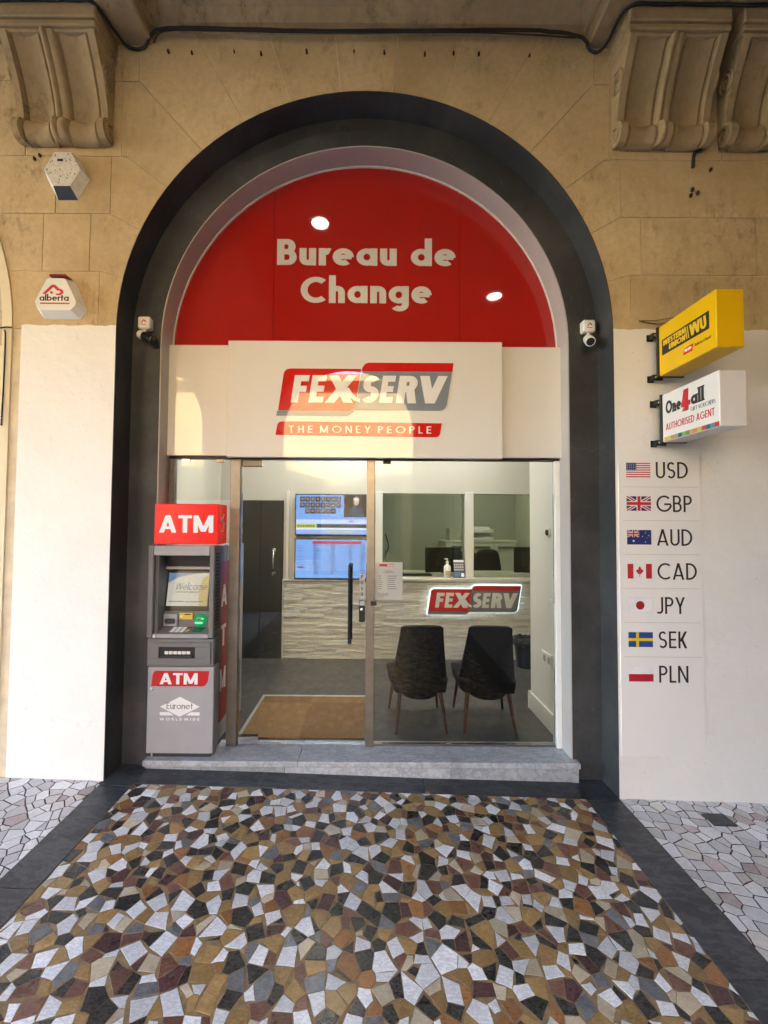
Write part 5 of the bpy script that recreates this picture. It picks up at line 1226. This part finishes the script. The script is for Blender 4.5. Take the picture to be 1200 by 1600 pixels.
monitor(1.93, 4.95, .40, .31, .985, R(-8), 'black computer monitor at the far end of the second window')
def office_chair(x, y, h, label):
    t = thing('office_chair', label, 'chair', (0,0,0), 'office chairs behind the transaction windows')
    def f(off): return lambda u, v: ((u*2-1)*(.20-.05*v**3)*(1-.0*v), off+.05*(u*2-1)**2-.06*v, .50+v*.55-.05*(abs(u*2-1)**4)*(v > .6))
    mb = MB(); mb.grid(f(0), 12, 12); mb.grid(f(-.05), 12, 12); n = 169; idx = lambda i, j: i*13+j
    edge = [(idx(i,0), idx(i+1,0)) for i in range(12)] + [(idx(12,j), idx(12,j+1)) for j in range(12)] + [(idx(i+1,12), idx(i,12)) for i in range(11,-1,-1)] + [(idx(0,j+1), idx(0,j)) for j in range(11,-1,-1)]
    mb.f += [(a, b, n+b, n+a) for a, b in edge]; mb.m += [0]*len(edge); fixn(mb.build('backrest', LEATH, t, smooth=True))
    mb = MB(); mb.bbox(-.23, .23, -.45, -.02, .42, .50, .03); mb.build('seat', LEATH, t)
    mb = MB(); mb.tube([(0,-.22,.08),(0,-.22,.42)], .03, 10); mb.build('column', BLACKM, t)
    for k in range(5): mb = MB(); a = R(72*k); mb.tube([(0,-.22,.10),(.26*math.cos(a),-.22+.26*math.sin(a),.05)], [.025,.016], 8); mb.build('leg', BLACKM, t)
    t.location = (x, y, FL+h); return t
office_chair(1.62, 5.75, .02, 'black office chair in front of the monitor in the second window')
office_chair(1.42, 6.15, -.03, 'black office chair near the white cabinet seen beside the window post')
cn = thing('office_cabinet', 'white two-door cabinet at the back of the office', 'cabinet', (1.85, 6.8, FL))
mb = MB(); mb.bbox(1.20, 2.34, 6.62, 7.095, FL-.001, 1.28, .004); mb.build('carcass', M('cabinet_white', (.66,.66,.58), .5, var=.03), cn)
mb = MB(); mb.bbox(1.18, 2.36, 6.60, 7.098, 1.281, 1.31, .003); mb.build('top', M('cabinet_white', (.66,.66,.58)), cn)
for a, b in ((1.21,1.58),(1.585,1.955),(1.96,2.33)):
    mb = MB(); mb.bbox(a, b, 6.602, 6.6195, .20, 1.265, .003); o = keep(mb.build('door', M('cabinet_white', (.66,.66,.58)), cn))
    mb = MB(); mb.bbox(a+.08, b-.04, 6.580, 6.601, 1.185, 1.22, .004); mb.build('handle', M('handle_grey', (.12,.12,.12), .4, .5), o)
for k, (x, w) in enumerate(((1.75,.50),(1.77,.46))):
    t = thing('document_tray', ('lower pale document tray on top of the white cabinet', 'upper pale document tray stacked on the white cabinet')[k], 'tray', (x, 6.8, 1.31+k*.12))
    mb = MB(); z = 1.311+k*.125; mb.bbox(x-w/2, x+w/2, 6.66, 7.0, z, z+.012, .003); mb.bbox(x-w/2, x+w/2, 6.98, 7.0, z+.012, z+.10, .003); mb.build('tray', LETTERS, t)
    mb = MB(); mb.add([(x-w/2+.01,6.67,z+.015),(x+w/2-.01,6.67,z+.015),(x+w/2-.01,6.97,z+.10),(x-w/2+.01,6.97,z+.10),(x-w/2+.01,6.66,z+.06),(x,6.655,z+.035),(x+w/2-.01,6.66,z+.06)], [(0,1,2,3),(4,0,5),(1,6,5)]); mb.build('papers', PAPER, t)
bx_ = tag(MB().bbox(1.28, 1.45, 6.70, 6.98, 1.311, 1.50, .004).build('archive_box', M('box_board', (.42,.40,.33), .8)), 'small pale archive box on the cabinet left of the trays', 'box')
cable('cable', [(.16,YB+.3,1.45),(.20,YB+.32,1.30),(.16,YB+.3,1.20),(.22,YB+.3,1.08),(.36,YB+.3,1.02)], .006, 'black microphone cable hanging behind the first transaction window')
kb = thing('keyboard', 'dark keyboard lying on the counter under the first transaction window', 'keyboard', (.5, YB+.2, 1.0))
mb = MB(); mb.bbox(.32, .66, YB+.10, YB+.25, 1.0005, 1.02, .004); mb.build('body', BLACKM, kb)
